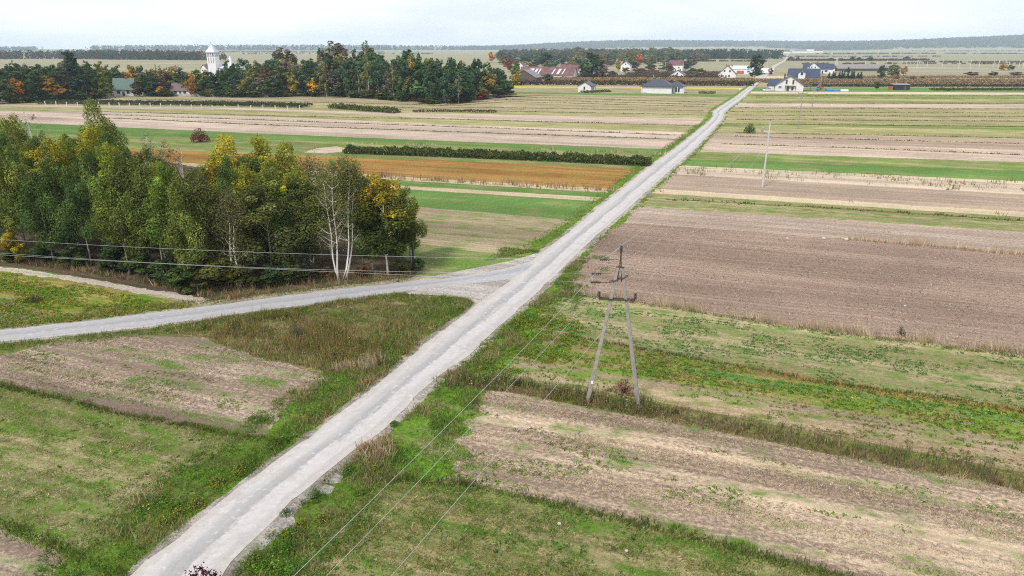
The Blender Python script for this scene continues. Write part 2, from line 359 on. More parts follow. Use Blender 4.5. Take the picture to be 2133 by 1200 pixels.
M = dict(
    white=paint('white_render', (.74, .74, .73), .8, .05, .6), cream=paint('cream_render', (.74, .71, .66), .8, .06, .6),
    slate=paint('dark_roof_tiles', (.050, .055, .072), .5, .2, 1.5), navy=paint('blue_black_roof', (.035, .045, .085), .45, .2, 1.5),
    redroof=paint('rusty_red_roof', (.15, .065, .062), .6, .4, .5), brownroof=paint('brown_tiles', (.16, .10, .10), .7, .25, 1.0),
    greenroof=paint('green_metal_roof', (.075, .13, .105), .5, .15, 1.0), greyroof=paint('grey_sheet_roof', (.22, .20, .19), .7, .25, .8),
    tin=paint('bare_tin_roof', (.52, .56, .60), .4, .12, 1.0), wood=paint('weathered_boards', (.10, .075, .06), .8, .3, 2.0),
    black=paint('black_boards', (.025, .027, .032), .7, .2, 2.0), glass=paint('window_glass', (.05, .065, .09), .15, .2, 1.0),
    frame=paint('window_frame_paint', (.70, .70, .70), .5, .03, 2.0), dframe=paint('dark_frame_paint', (.08, .07, .065), .5, .1, 2.0),
    brick=paint('red_brick', (.24, .09, .06), .8, .25, 3.0), conc=paint('weathered_concrete', (.30, .275, .25), .85, .22, 3.0, 0, .3),
    conc_l=paint('pale_concrete', (.52, .51, .49), .8, .12, 2.0), conc_w=paint('whitewashed_post', (.62, .60, .57), .8, .1, 2.0),
    steel=paint('rusty_steel', (.09, .060, .050), .6, .3, 8.0, .3), insul=paint('brown_porcelain', (.060, .025, .022), .25, .2, 6.0),
    wire=paint('aluminium_wire', (.55, .55, .55), .55, .05, 1.0, .5), blue=paint('blue_tarpaulin', (.03, .24, .62), .5, .2, 2.0),
    bluep=paint('blue_plastic', (.02, .14, .55), .4, .1, 2.0), orange=paint('orange_boards', (.40, .11, .04), .7, .2, 3.0),
    car=paint('white_car_paint', (.72, .73, .75), .3, .02, 1.0), rubber=paint('black_rubber', (.02, .02, .02), .8, .1, 5.0),
    gpost=paint('green_painted_post', (.020, .075, .055), .5, .15, 5.0), plate=paint('white_plate', (.75, .75, .75), .5, .03, 3.0),
    stone=paint('pale_stone', (.45, .43, .40), .9, .2, 2.0, 0, .3),
)
def bark(name, c1, c2, sc_=(1, 1, 1), lo=.52, hi=.6):
    m, t, n, l, o = new_mat(name)
    tcn = n.new('ShaderNodeTexCoord'); mu = n.new('ShaderNodeVectorMath'); mu.operation = 'MULTIPLY'; mu.inputs[1].default_value = sc_
    z = n.new('ShaderNodeTexNoise'); z.inputs['Scale'].default_value = 6; z.inputs['Detail'].default_value = 4
    mr = n.new('ShaderNodeMapRange'); mr.inputs[1].default_value = lo; mr.inputs[2].default_value = hi
    mc = n.new('ShaderNodeMix'); mc.data_type = 'RGBA'; mc.inputs[6].default_value = (*c1, 1); mc.inputs[7].default_value = (*c2, 1)
    d = n.new('ShaderNodeBsdfDiffuse')
    l(tcn.outputs['Object'], mu.inputs[0]); l(mu.outputs[0], z.inputs['Vector']); l(z.outputs['Fac'], mr.inputs[0]); l(mr.outputs[0], mc.inputs[0]); l(mc.outputs[2], d.inputs[0]); l(d.outputs[0], o.inputs[0])
    return m
M_BARK = bark('grey_bark', (.13, .105, .08), (.07, .055, .04), (8, 8, 2))
M_ASPEN = bark('pale_bark', (.30, .28, .22), (.11, .095, .075), (6, 6, 10), .5, .62)
M_BIRCH = bark('birch_bark', (.68, .65, .60), (.12, .10, .09), (4, 4, 14), .60, .66)

# ------------------------------------------------------------ ground, fields, roads
LV = 0.004
def ngon(name, px, mat, z, noise=.3, step=1.0, world=False, seed=0, parent=None):
    P = np.array(px, float) if world else atv(px)
    out_ = []
    for i in range(len(P)):
        a, b = P[i], P[(i + 1) % len(P)]; n_ = max(1, min(400, int(np.linalg.norm(b - a) / step)))
        for k in range(n_): out_.append(a + (b - a) * k / n_)
    Q = np.array(out_); c = Q.mean(0)
    nx = fbm(Q[:, 0] * .6 + 31, Q[:, 1] * .6, seed + 5) - .5; ny = fbm(Q[:, 0] * .6 - 17, Q[:, 1] * .6 + 9, seed + 15) - .5
    Q = Q + np.stack([nx, ny], 1) * 2.6 * noise
    me = bpy.data.meshes.new(name); me.from_pydata([(x, y, z) for x, y in Q], [], [tuple(range(len(Q)))]); me.update()
    if me.polygons[0].normal.z < 0: me.flip_normals()
    return struct(link(name, me, parent, mat))

# base sheet to the horizon
g = MB(); g.poly([(-7800, -150, -.03), (7800, -150, -.03), (7800, 8300, -.03), (-7800, 8300, -.03)])
struct(g.build('ground', MAT['far']))

def line_world(px, ext0, ext1, n=160, seed=0, amp=.25):
    P = atv(px)
    d0 = (P[0] - P[1]) / np.linalg.norm(P[0] - P[1]); d1 = (P[-1] - P[-2]) / np.linalg.norm(P[-1] - P[-2])
    P = np.vstack([P[0] + d0 * ext0, P, P[-1] + d1 * ext1]) if ext0 > 0 else np.vstack([P, P[-1] + d1 * ext1])
    s = np.concatenate([[0], np.cumsum(np.linalg.norm(np.diff(P, axis=0), axis=1))])
    t = np.linspace(0, s[-1], n); Q = np.stack([np.interp(t, s, P[:, 0]), np.interp(t, s, P[:, 1])], 1)
    nn = (fbm(t * .35 + 7.3 * seed, t * 0 + seed * 3.1, seed, 4) - .5) * 2 * amp
    d = np.gradient(Q, axis=0); d /= np.linalg.norm(d, axis=1)[:, None]
    return Q + np.stack([-d[:, 1], d[:, 0]], 1) * nn[:, None]
STRIPS = []
def strips(bounds, items, ext0, ext1, tagn, zbase):
    lines = []
    for i, b in enumerate(bounds):
        Y = np.mean([at(*p)[1] for p in b])
        lines.append(line_world(b, ext0, ext1 * max(1, Y / 60), seed=i + tagn, amp=.2 + Y * .0012))
    for i, (nm, mk) in enumerate(items):
        A, B = lines[i], lines[i + 1]; n_ = len(A); V = []; Fc = []
        for k in range(4):
            t = k / 3; q = A * (1 - t) + B * t
            V.append(np.column_stack([q, np.full(n_, zbase)]))
        V = np.vstack(V)
        for k in range(3):
            for j in range(n_ - 1):
                Fc.append((k * n_ + j, k * n_ + j + 1, (k + 1) * n_ + j + 1, (k + 1) * n_ + j))
        me = mesh_np(nm, V, Fc)
        if me.polygons[0].normal.z < 0: me.flip_normals()
        struct(link(nm, me, None, MAT[mk]))
        STRIPS.append((nm, A, B))
    return lines

RB = [[(440, 1260), (1500, 1500)],
      [(640, 985), (960, 1003), (1450, 1112), (1770, 1200), (2133, 1292)],
      [(880, 800), (1060, 818), (1330, 868), (2133, 1022)],
      [(900, 775), (1060, 788), (1330, 830), (2133, 985)],
      [(930, 748), (1200, 790), (1450, 824), (2133, 950)],
      [(950, 728), (1200, 765), (1450, 803), (2133, 920)],
      [(1010, 676), (1300, 722), (1700, 796), (2133, 858)],
      [(1080, 598), (1290, 624), (1700, 687), (2133, 740)],
      [(1180, 460), (1300, 464), (1560, 482), (2133, 527)],
      [(1270, 428), (1340, 432), (2133, 483)],
      [(1290, 398), (1355, 402), (2133, 452)],
      [(1310, 390), (1372, 394), (2133, 442)],
      [(1340, 359), (1405, 363), (2133, 405)],
      [(1360, 342), (1425, 345), (2133, 378)],
      [(1380, 329), (1440, 332), (2133, 356)],
      [(1400, 314), (1462, 316), (2133, 338)],
      [(1430, 288), (1480, 291), (2133, 313)],
      [(1450, 275), (1500, 277), (2133, 289)],
      [(1470, 261), (1515, 262), (2133, 271)],
      [(1480, 257), (1515, 257), (2133, 263)],
      [(1485, 248), (1515, 249), (2133, 252)],
      [(1490, 239), (1515, 240), (2133, 243)],
      [(1500, 229), (1540, 229), (2133, 231)],
      [(1510, 222.5), (1550, 222.5), (2133, 225)],
      [(1520, 214), (1556, 214.5), (2133, 217)],
      [(1530, 209), (1562, 209.5), (2133, 212)],
      [(1540, 202), (1570, 202), (2133, 204.5)],
      [(1550, 195), (1580, 195), (2133, 197.5)],
      [(1552, 190.5), (1582, 190.5), (2133, 193)],
      [(1560, 182), (1592, 182), (2133, 182.5)],
      [(1570, 167), (1602, 167), (2133, 167.5)],
      [(1575, 158), (1608, 158), (2133, 158)]]
RI = [('meadow', 'meadow_d'), ('stubble_field', 'stubble'), ('field_margin', 'rough'), ('weedy_strip', 'mixed'), ('bare_strip', 'brownmix'),
      ('green_crop_strip', 'soy'), ('tufted_field', 'tuft'), ('ploughed_field', 'plough'), ('ploughed_field', 'plough_l'), ('green_strip', 'tuft'), ('straw_strip', 'straw'),
      ('ploughed_field', 'brown'), ('sandy_strip', 'sand'), ('green_strip', 'green'), ('green_strip', 'green2'), ('ploughed_field', 'pink'),
      ('ploughed_field', 'brown'), ('pale_field', 'pale'), ('green_strip', 'green2'), ('pale_field', 'pale'), ('pale_field', 'tan'), ('pale_field', 'pale'),
      ('tan_field', 'tan'), ('pale_field', 'pink'), ('green_strip', 'green2'), ('tan_field', 'pale'), ('tan_field', 'green2'), ('pale_field', 'sand'),
      ('lawn', 'green'), ('corn_ground', 'brown'), ('dry_grass_field', 'straw')]
RLINES = strips(RB, RI, 0, 26, 0, 0.0)

# left, near: below and above the side road
LB1 = [[(300, 1290), (-200, 1040)], [(560, 925), (530, 915), (250, 862), (0, 802)]]
LB1 = [[(330, 1245), (180, 1180), (0, 1100)], [(640, 930), (530, 915), (250, 862), (0, 802)]]
ngon('stubble_field', [(330, 1290), (230, 1198), (120, 1148), (0, 1100), (-300, 990), (-400, 1500), (300, 1500)], MAT['stubble_l'], LV, .3, 1, seed=3)
strips(LB1, [('meadow', 'meadow')], 0, 30, 40, 2 * LV)
ngon('rough_verge', [(-120, 760), (0, 700), (150, 690), (300, 676), (467, 650), (600, 634), (800, 605), (930, 588), (1060, 600), (1000, 660), (880, 735), (780, 820), (640, 925), (540, 920), (250, 862), (0, 802), (-120, 772)], MAT['rough'], LV, .15, 1, seed=5)
ngon('stubble_field', [(-120, 772), (0, 742), (110, 715), (230, 695), (430, 705), (540, 745), (640, 765), (700, 800), (640, 830), (690, 845), (620, 888), (545, 910), (250, 860), (0, 800)], MAT['stubble_l'], 3 * LV, .5, .7, seed=6)
ngon('crop_field', [(-200, 530), (0, 560), (200, 594), (400, 632), (430, 650), (330, 655), (200, 675), (0, 700), (-200, 715)], MAT['crop'], LV, .3, .7, seed=7)
TRACK_PX = [(-150, 546), (0, 560), (155, 581), (300, 607), (410, 625)]
ngon('bare_patch', [(-60, 615), (30, 618), (95, 655), (60, 680), (-60, 690)], MAT['browngrey'], 2 * LV, .6, .6, seed=9)
ngon('woodland_floor', [(-300, 524), (0, 554), (160, 575), (300, 601), (420, 628), (560, 612), (700, 596), (855, 578), (872, 562), (838, 530), (740, 450), (600, 380), (300, 330), (-100, 330), (-500, 400)], MAT['litter'], LV * .5, .3, 1, seed=10)

LB2 = [[(1150, 560), (900, 575), (700, 580)],
       [(1110, 532), (870, 514), (600, 495)],
       [(1215, 460), (870, 431), (600, 410)],
       [(1260, 420), (870, 396), (600, 375)],
       [(1265, 412), (870, 389), (600, 368)],
       [(1275, 402), (870, 378), (600, 361)],
       [(1310, 396), (800, 366), (600, 353)],
       [(1360, 354), (1040, 338), (630, 324.5), (500, 319)],
       [(1370, 346), (1040, 331), (720, 320), (500, 312)],
       [(1395, 321), (1000, 304), (540, 291), (250, 283)],
       [(1430, 312), (1000, 296.5), (540, 278), (250, 265)],
       [(1450, 292), (1000, 277), (540, 259), (250, 247)],
       [(1460, 276), (1000, 262), (540, 242), (250, 234), (30, 231)],
       [(1480, 262), (1000, 249.5), (540, 230), (250, 226), (30, 222)],
       [(1495, 248), (1000, 238), (830, 236), (540, 226), (250, 221), (30, 218)],
       [(1497, 240), (1000, 231), (830, 227), (540, 217), (250, 212), (30, 213)],
       [(1500, 226), (1060, 213), (930, 219), (760, 208.5), (540, 206), (250, 207), (30, 211)],
       [(1530, 210), (1060, 200), (930, 214), (760, 203), (540, 201), (250, 202), (30, 208)],
       [(1545, 203), (1060, 195), (1000, 195)],
       [(1552, 197), (1060, 192), (1000, 192)],
       [(1562, 186), (1060, 182.5), (1000, 182.5)],
       [(1568, 183), (1060, 179.5), (1000, 179.5)],
       [(1590, 167), (1060, 163), (1000, 163)]]
LI = [('green_strip', 'green2'), ('tan_field', 'browngrey'), ('green_strip', 'green'), ('straw_strip', 'straw'), ('green_strip', 'green'), ('straw_strip', 'straw'),
      ('rust_crop_field', 'rust'), ('green_strip', 'green2'), ('green_strip', 'green2'), ('green_strip', 'green'), ('ploughed_field', 'pink'), ('ploughed_field', 'pink'),
      ('pale_field', 'pale'), ('ploughed_field', 'pink'), ('pale_field', 'pale'), ('tan_field', 'tan'), ('tan_field', 'tan'), ('green_strip', 'tan'),
      ('green_strip', 'green'), ('tan_field', 'browngrey'), ('mustard_strip', 'yellow'), ('corn_ground', 'brown')]
LLINES = strips(LB2, LI, 0, 60, 80, .1 * LV)
ngon('pale_patch', [(632, 318), (660, 309), (700, 305), (720, 309), (712, 316), (680, 320)], MAT['sand'], 5 * LV, .5, 1, seed=12)

EDGE = [(845, 850), (905, 800), (985, 800), (1010, 822), (985, 845), (1020, 862), (960, 880), (985, 905), (930, 920), (1000, 950), (940, 965), (960, 1000), (850, 1000), (740, 990), (770, 930)]
ngon('road_verge', EDGE, MAT['verge'], .012, .5, .5, seed=17)
# light streaks and dark margins laid over the fields
def band(name, px, wd, mat, z, seed, amp=.4, ext=15):
    Q = line_world(px, 1, ext, n=140, seed=seed, amp=amp * .4); t = np.arange(len(Q)) * 1.0
    d = np.gradient(Q, axis=0); d /= np.linalg.norm(d, axis=1)[:, None]; nn = np.stack([-d[:, 1], d[:, 0]], 1)
    wl = wd * .5 * (1 + amp * 2 * (fbm(t * .5, t * 0 + seed, seed + 1) - .5)); wr = wd * .5 * (1 + amp * 2 * (fbm(t * .5 + 50, t * 0, seed + 2) - .5))
    A = Q + nn * wl[:, None]; B = Q - nn * wr[:, None]; n_ = len(Q)
    V = np.vstack([np.column_stack([A, np.full(n_, z)]), np.column_stack([B, np.full(n_, z)])])
    me = mesh_np(name, V, [(j, j + 1, n_ + j + 1, n_ + j) for j in range(n_ - 1)])
    if me.polygons[0].normal.z < 0: me.flip_normals()
    return struct(link(name, me, None, mat)), Q
BANDS = {}
def bnd(key, *a, **k): BANDS[key] = band(*a, **k)[1]
bnd('track', 'sandy_track', TRACK_PX, 1.1, MAT['track'], 3 * LV, 61, amp=.6, ext=1)
bnd('rline1', 'grass_margin', [(1400, 416), (1700, 432), (2133, 460)], .35, MAT['margin'], LV, 3)
bnd('rline2', 'weed_line', [(1510, 300), (1800, 309), (2133, 323)], 1.2, MAT['orange'], LV, 4)
bnd('rline3', 'weed_line', [(1530, 284), (1800, 291), (2133, 300)], .8, MAT['orange'], LV, 5)
bnd('orange', 'orange_weed_strip', [(1560, 768), (1850, 818), (2133, 856)], 1.0, MAT['orange'], LV, 6, amp=.8)
bnd('greenrow', 'green_row', [(1450, 775), (1800, 825), (2133, 878)], .9, MAT['green'], LV, 7, amp=.8)
bnd('straw_r', 'straw_strip', [(1440, 349), (2133, 384)], .8, MAT['straw'], LV, 8)
dark = [([(1540, 300 - 23), (1800, 281), (2133, 288)], .7), ([(1520, 258), (2133, 264)], 1.2), ([(1525, 240), (2133, 243.5)], 1.1), ([(1545, 225), (2133, 228)], .9),
        ([(1570, 204), (2133, 206)], 1.2), ([(1560, 215), (2133, 217)], 1.4), ([(1540, 249), (2133, 253)], 1.2), ([(1530, 233), (2133, 236)], .8), ([(1575, 199), (2133, 200)], 1.5)]
for i, (px, wd) in enumerate(dark): bnd('dk%d' % i, 'weed_line', px, wd, MAT['margin'], LV, 20 + i, amp=.8)
ldark = [([(1400, 281), (1000, 266), (540, 250), (250, 240)], .9), ([(1430, 291), (1000, 277), (540, 260), (250, 247)], 1.0), ([(1440, 262), (1000, 250), (540, 241), (250, 234)], .9),
         ([(1460, 231), (1000, 224), (900, 226), (760, 221)], 1.2), ([(1470, 218), (1060, 207), (950, 217)], 1.2), ([(1480, 223), (1060, 212), (940, 221), (800, 216), (540, 211), (300, 207)], 1.2),
         ([(1480, 240), (1000, 231)], 1.0), ([(1480, 213), (1100, 203)], 1.2)]
for i, (px, wd) in enumerate(ldark): bnd('ld%d' % i, 'weed_line', px, wd, MAT['margin'], 4 * LV, 40 + i, amp=.8, ext=8)

# main road from edge pixels
RE = [(1330, 150, 420), (1200, 268, 455), (1147, 342, 500), (1104, 400, 560), (1066, 437, 588), (1015, 503, 640), (943, 600, 733), (888, 675, 812), (842, 735, 850), (780, 811, 920),
      (734, 865, 984), (681, 933, 1040), (626, 1007, 1100), (590, 1058, 1140), (540, 1112, 1192), (490, 1178, 1243), (445, 1232, 1297), (400, 1288, 1346), (350, 1349, 1402), (308, 1408, 1450), (275, 1450, 1481),
      (250, 1480, 1504), (240, 1488, 1508), (233, 1484, 1509), (222, 1500, 1524), (203, 1531, 1549), (184, 1556, 1568), (166, 1580, 1588.5)]
def ribbon(name, edges, mat, z, noise=.2, seed=0, nacross=7, m_ext=None):
    A = np.array([at(l_, v) for v, l_, r_ in edges]); B = np.array([at(r_, v) for v, l_, r_ in edges])
    return ribbon_w(name, A, B, mat, z, noise, seed, nacross)
def ribbon_w(name, A, B, mat, z, noise, seed, nacross=7, step=.6):
    c = (A + B) / 2; s = np.concatenate([[0], np.cumsum(np.linalg.norm(np.diff(c, axis=0), axis=1))])
    ts = []; p = 0
    while p < s[-1]:
        ts.append(p); p += step * max(1, np.hypot(*c[np.searchsorted(s, p, 'right') - 1]) / 60)
    ts = np.array(ts + [s[-1]])
    ip = lambda P: np.stack([np.interp(ts, s, P[:, 0]), np.interp(ts, s, P[:, 1])], 1)
    A2, B2 = ip(A), ip(B)
    for Q, sg in ((A2, 1), (B2, -1)):                            # soften kinks, then fray the edge
        for _ in range(3): Q[1:-1] = (Q[:-2] + 2 * Q[1:-1] + Q[2:]) / 4
    d = np.gradient((A2 + B2) / 2, axis=0); d /= np.linalg.norm(d, axis=1)[:, None]; nn = np.stack([-d[:, 1], d[:, 0]], 1)
    A2 = A2 + nn * ((fbm(ts * .7, ts * 0 + seed, seed) - .5) * 2 * noise)[:, None]; B2 = B2 + nn * ((fbm(ts * .7, ts * 0 + 9 + seed, seed + 3) - .5) * 2 * noise)[:, None]
    V = []; lane = []; n_ = len(ts)
    for k in range(nacross):
        t = k / (nacross - 1); q = A2 * (1 - t) + B2 * t
        V.append(np.column_stack([q, np.full(n_, z) + .03 * (1 - (2 * t - 1) ** 2)])); lane.append(np.column_stack([np.full(n_, 2 * t - 1), ts, np.zeros(n_)]))
    V = np.vstack(V); lane = np.vstack(lane)
    me = mesh_np(name, V, [(k * n_ + j, k * n_ + j + 1, (k + 1) * n_ + j + 1, (k + 1) * n_ + j) for k in range(nacross - 1) for j in range(n_ - 1)], smooth=True)
    if me.polygons[0].normal.z < 0: me.flip_normals()
    at_ = me.attributes.new('lane', 'FLOAT_VECTOR', 'POINT'); at_.data.foreach_set('vector', lane.astype(np.float32).ravel())
    o = struct(link(name, me, None, mat)); return o, A2, B2
ROAD_EXTRA = []
_, RA, RBB = ribbon('road', RE, MAT['road'], 6 * LV + .03, .16, 1)
# verge and gravel shoulder under it, both sides
dd = np.gradient((RA + RBB) / 2, axis=0); dd /= np.linalg.norm(dd, axis=1)[:, None]; RN = np.stack([-dd[:, 1], dd[:, 0]], 1)
def offset_band(name, base, o0, o1, mat, z, noise, seed):
    o_, a_, b_ = ribbon_w(name, base + RN * o1, base + RN * o0, mat, z, noise, seed, 3); return o_
offset_band('road_shoulder', RA, -.3, .55, MAT['gravel'], .02, .45, 3)
offset_band('road_shoulder', RBB, .3, -.75, MAT['gravel'], .02, .5, 4)
def taper(base, w0, w1): return np.interp(base[:, 1], [50, 68], [w0, w1])[:, None]
ribbon_w('road_verge', RA + RN * taper(RA, 3.4, 2.0), RA + RN * .2, MAT['verge'], .010, 1.1, 5, 3)
ribbon_w('road_verge', RBB - RN * .2, RBB - RN * taper(RBB, 3.2, 1.0), MAT['verge'], .010, .9, 6, 3)
SE_U = [(-260, 712), (0, 688), (204, 667), (321, 651), (467, 635), (600, 616), (700, 604), (792, 594), (937, 579), (1054, 559), (1130, 536)]
SE_L = [(-260, 748), (0, 713), (146, 699), (292, 684), (467, 658), (600, 641), (700, 627), (821, 609), (937, 597), (1040, 588), (1110, 576)]
def res(P, n=60):
    P = np.array(P, float); s = np.concatenate([[0], np.cumsum(np.linalg.norm(np.diff(P, axis=0), axis=1))]); t = np.linspace(0, s[-1], n)
    return np.stack([np.interp(t, s, P[:, 0]), np.interp(t, s, P[:, 1])], 1)
_, SA, SB = ribbon_w('side_road', res(atv(SE_U)), res(atv(SE_L)), MAT['road2'], 5 * LV + .02, .12, 21)
d2 = np.gradient((SA + SB) / 2, axis=0); d2 /= np.linalg.norm(d2, axis=1)[:, None]; SN = np.stack([-d2[:, 1], d2[:, 0]], 1)
for base, sg, sd_ in ((SA, 1, 31), (SB, -1, 32)):
    ribbon_w('road_shoulder', base + SN * .35 * sg, base - SN * .3 * sg, MAT['gravel'], .018, .25, sd_, 3)
GI = [(835, 613), (937, 590), (1060, 575), (1100, 572), (1050, 620), (1012, 640), (930, 702), (945, 680), (985, 648), (990, 634), (965, 621), (900, 616)]
ngon('gravel_island', GI, MAT['gravel_l'], .047, .12, .6, seed=14)
ngon('gravel_apron', [(875, 582), (950, 567), (1060, 545), (1118, 528), (1125, 540), (1000, 576), (880, 592)], MAT['gravel_l'], .047, .2, .6, seed=15)
for i, q in enumerate([[(684, 1000), (700, 988), (716, 994), (710, 1006), (692, 1009)], [(662, 1020), (680, 1010), (697, 1016), (690, 1029), (670, 1031)], [(566, 1096), (585, 1076), (612, 1078), (618, 1096), (600, 1106), (575, 1107)], [(540, 1136), (552, 1124), (564, 1130), (556, 1142)], [(760, 915), (775, 905), (780, 915), (768, 925)]]):
    ngon('gravel_patch', q, MAT['gravel_l'], .045, .12, .25, seed=80 + i)
    ROAD_EXTRA.append(atv(q))
# the road as it runs on past the houses
far_c = [(1584, 166), (1592, 158), (1600, 150), (1611, 139), (1623, 132), (1636, 126), (1640, 119), (1641, 113)]
P = res(atv(far_c), 60); dn = np.gradient(P, axis=0); dn /= np.linalg.norm(dn, axis=1)[:, None]; nn = np.stack([-dn[:, 1], dn[:, 0]], 1)
ribbon_w('road', P + nn * 2.2, P - nn * 2.2, MAT['road'], .03, .1, 41, 3, 3)

ROADPOLY = [np.vstack([RA + RN * .1, (RBB - RN * .1)[::-1]]), np.vstack([SA + SN * .1, (SB - SN * .1)[::-1]])]
ROADPOLY += ROAD_EXTRA + [atv(GI), atv([(850, 578), (930, 562), (1060, 535), (1110, 525), (1120, 540), (1000, 572), (880, 590)])]
def inside(P, poly):
    x, y = P[:, 0], P[:, 1]; r = np.zeros(len(P), bool); n_ = len(poly)
    for i in range(n_):
        x1, y1 = poly[i]; x2, y2 = poly[(i + 1) % n_]
        if y1 == y2: continue
        c = ((y1 > y) != (y2 > y)) & (x < (x2 - x1) * (y - y1) / (y2 - y1) + x1); r ^= c
    return r
def offroad(P):
    k = np.ones(len(P), bool)
    for q in ROADPOLY: k &= ~inside(P, q)
    return P[k]
def in_view(P, pad=60):
    dep = P[:, 1] * CP + CAM_H * SP; u = 1066.5 + P[:, 0] / dep * FPX
    v = 600 + FPX * (CAM_H * CP - P[:, 1] * SP) / dep
    return P[(dep > 1) & (u > -pad) & (u < 2133 + pad) & (v < 1200 + pad)]
def sample(px, dens, world=False, mask=None):
    Q = np.array(px, float) if world else atv(px)
    lo, hi = Q.min(0), Q.max(0); n_ = int((hi - lo).prod() * dens)
    P = rng.uniform(lo, hi, (min(n_, 900000), 2)); P = in_view(P)
    P = P[inside(P, Q)]
    if mask is not None: P = P[rng.random(len(P)) < mask(P)]
    return offroad(P)
def along(Q, wd, dens):
    s = np.concatenate([[0], np.cumsum(np.linalg.norm(np.diff(Q, axis=0), axis=1))]); n_ = int(s[-1] * wd * dens)
    t = rng.uniform(0, s[-1], n_); P = np.stack([np.interp(t, s, Q[:, 0]), np.interp(t, s, Q[:, 1])], 1)
    return offroad(in_view(P + rng.normal(0, wd * .33, (n_, 2))))
def rows(P, sp, jit=.07):
    x, y = strip_xy(P); y = np.round(y / sp) * sp + rng.normal(0, jit, len(P)); return np.stack([x * GC - y * GS, x * GS + y * GC], 1)
def pick(cols, n_, sd=.22):
    c = np.array(cols, float)[rng.integers(0, len(cols), n_)]; return c * rng.lognormal(0, sd, (n_, 1)) * rng.lognormal(0, sd * .35, (n_, 3))

def blades(name, P, h, wd, nb, lean, cols, label, cat, spread=.12, bias=(0, 0), z0=0.0):
    n_ = len(P)
    if n_ == 0: return None
    Pb = np.repeat(P, nb, 0); m = len(Pb)
    hs = np.repeat(rng.uniform(h[0], h[1], n_) * (.35 + 1.3 * fbm(P[:, 0] * .7, P[:, 1] * .7, 91, 3)), nb) * rng.uniform(.6, 1.1, m)
    a = rng.uniform(0, 2 * np.pi, m); b = rng.uniform(0, 2 * np.pi, m)
    base = Pb + rng.normal(0, spread, (m, 2)); ln = hs * rng.uniform(0, lean, m)
    tip = base + np.stack([np.cos(a), np.sin(a)], 1) * ln[:, None] + hs[:, None] * np.array(bias)
    o_ = np.stack([np.cos(b), np.sin(b)], 1) * (wd * rng.uniform(.6, 1.3, m))[:, None] * .5
    V = np.empty((m, 3, 3), np.float32)
    V[:, 0, :2] = base - o_; V[:, 1, :2] = base + o_; V[:, 2, :2] = tip; V[:, :2, 2] = z0; V[:, 2, 2] = hs + z0
    C = np.repeat(pick(cols, n_), nb, 0) * rng.uniform(.75, 1.25, (m, 1))
    me = mesh_np(name, V.reshape(-1, 3), np.arange(3 * m).reshape(-1, 3), np.repeat(C, 3, 0))
    return stuff(link(name, me, None, M_GRASS), label, cat)
def leafy(name, P, r, h, n, leaf, cols, label, cat, flat=.5):
    """low leaf clumps: n quads each in a dome of radius r and height h"""
    k = len(P)
    if k == 0: return None
    rr = np.repeat(rng.uniform(r[0], r[1], k), n); m = k * n
    a = rng.uniform(0, 2 * np.pi, m); q = np.sqrt(rng.random(m)) * rr
    C = np.empty((m, 3)); C[:, :2] = np.repeat(P, n, 0) + np.stack([np.cos(a), np.sin(a)], 1) * q[:, None]
    C[:, 2] = rng.uniform(.1, 1, m) * np.repeat(rng.uniform(h[0], h[1], k), n) * (1.05 - (q / rr) ** 2 * .7)
    nv = rng.normal(0, 1, (m, 3)); nv[:, 2] = np.abs(nv[:, 2]) + flat; V = quads(C, nv, leaf * rng.uniform(.6, 1.4, m))
    Cc = np.repeat(pick(cols, k), n, 0) * rng.uniform(.7, 1.3, (m, 1))
    me = mesh_np(name, V, np.arange(4 * m).reshape(-1, 4), np.repeat(Cc, 4, 0))
    return stuff(link(name, me, None, M_GRASS), label, cat)
def quads(C, nv, s):
    nv = nv / np.linalg.norm(nv, axis=1)[:, None]; m = len(C)
    r = rng.normal(0, 1, (m, 3)); t = np.cross(nv, r); t /= np.linalg.norm(t, axis=1)[:, None] + 1e-9; b = np.cross(nv, t)
    s = np.broadcast_to(s, (m,))[:, None] * .5
    V = np.stack([C - t * s, C + b * s * .75, C + t * s, C - b * s * .75], 1)
    return V.reshape(-1, 3)

# ------------------------------------------------------------ ground vegetation
G1 = [(.15, .265, .036), (.115, .225, .034), (.21, .28, .04), (.09, .17, .028)]
G2 = [(.16, .20, .045), (.22, .225, .065), (.12, .165, .038)]
DRY = [(.36, .27, .13), (.42, .33, .18), (.28, .20, .10)]
PALEDRY = [(.52, .42, .27), (.46, .36, .22), (.58, .48, .33)]
def nmask(sx, sy, lo, hi, seed):
    def f(P):
        x, y = strip_xy(P); q = fbm(x * sx, y * sy, seed, 4); return np.clip((q - lo) / (hi - lo), 0, 1)
    return f
# verge grass along the main road
def verge_pts(base, sg, wd, dens, maxd):
    Q = base[np.hypot(base[:, 0], base[:, 1]) < maxd]
    nq = RN[:len(base)][np.hypot(base[:, 0], base[:, 1]) < maxd]
    s = np.concatenate([[0], np.cumsum(np.linalg.norm(np.diff(Q, axis=0), axis=1))]); n_ = int(s[-1] * wd * dens)
    t = rng.uniform(0, s[-1], n_); off = rng.beta(1.2, 1.7, n_) * wd + .45
    P = np.stack([np.interp(t, s, Q[:, 0]), np.interp(t, s, Q[:, 1])], 1); n2 = np.stack([np.interp(t, s, nq[:, 0]), np.interp(t, s, nq[:, 1])], 1)
    return in_view(offroad(P + n2 * (off * sg)[:, None]))
VL = verge_pts(RA, 1, 4.5, 62, 75); VR = verge_pts(RBB, -1, 4.2, 62, 75)
VL = VL[rng.random(len(VL)) < nmask(.35, .35, .22, .42, 3)(VL)]; VR = VR[rng.random(len(VR)) < nmask(.35, .35, .34, .55, 4)(VR)]
blades('verge_grass', np.vstack([VL, VR]), (.10, .36), .04, 4, .9, G1 + G2, 'green grass growing along both edges of the pale main road', 'grass')
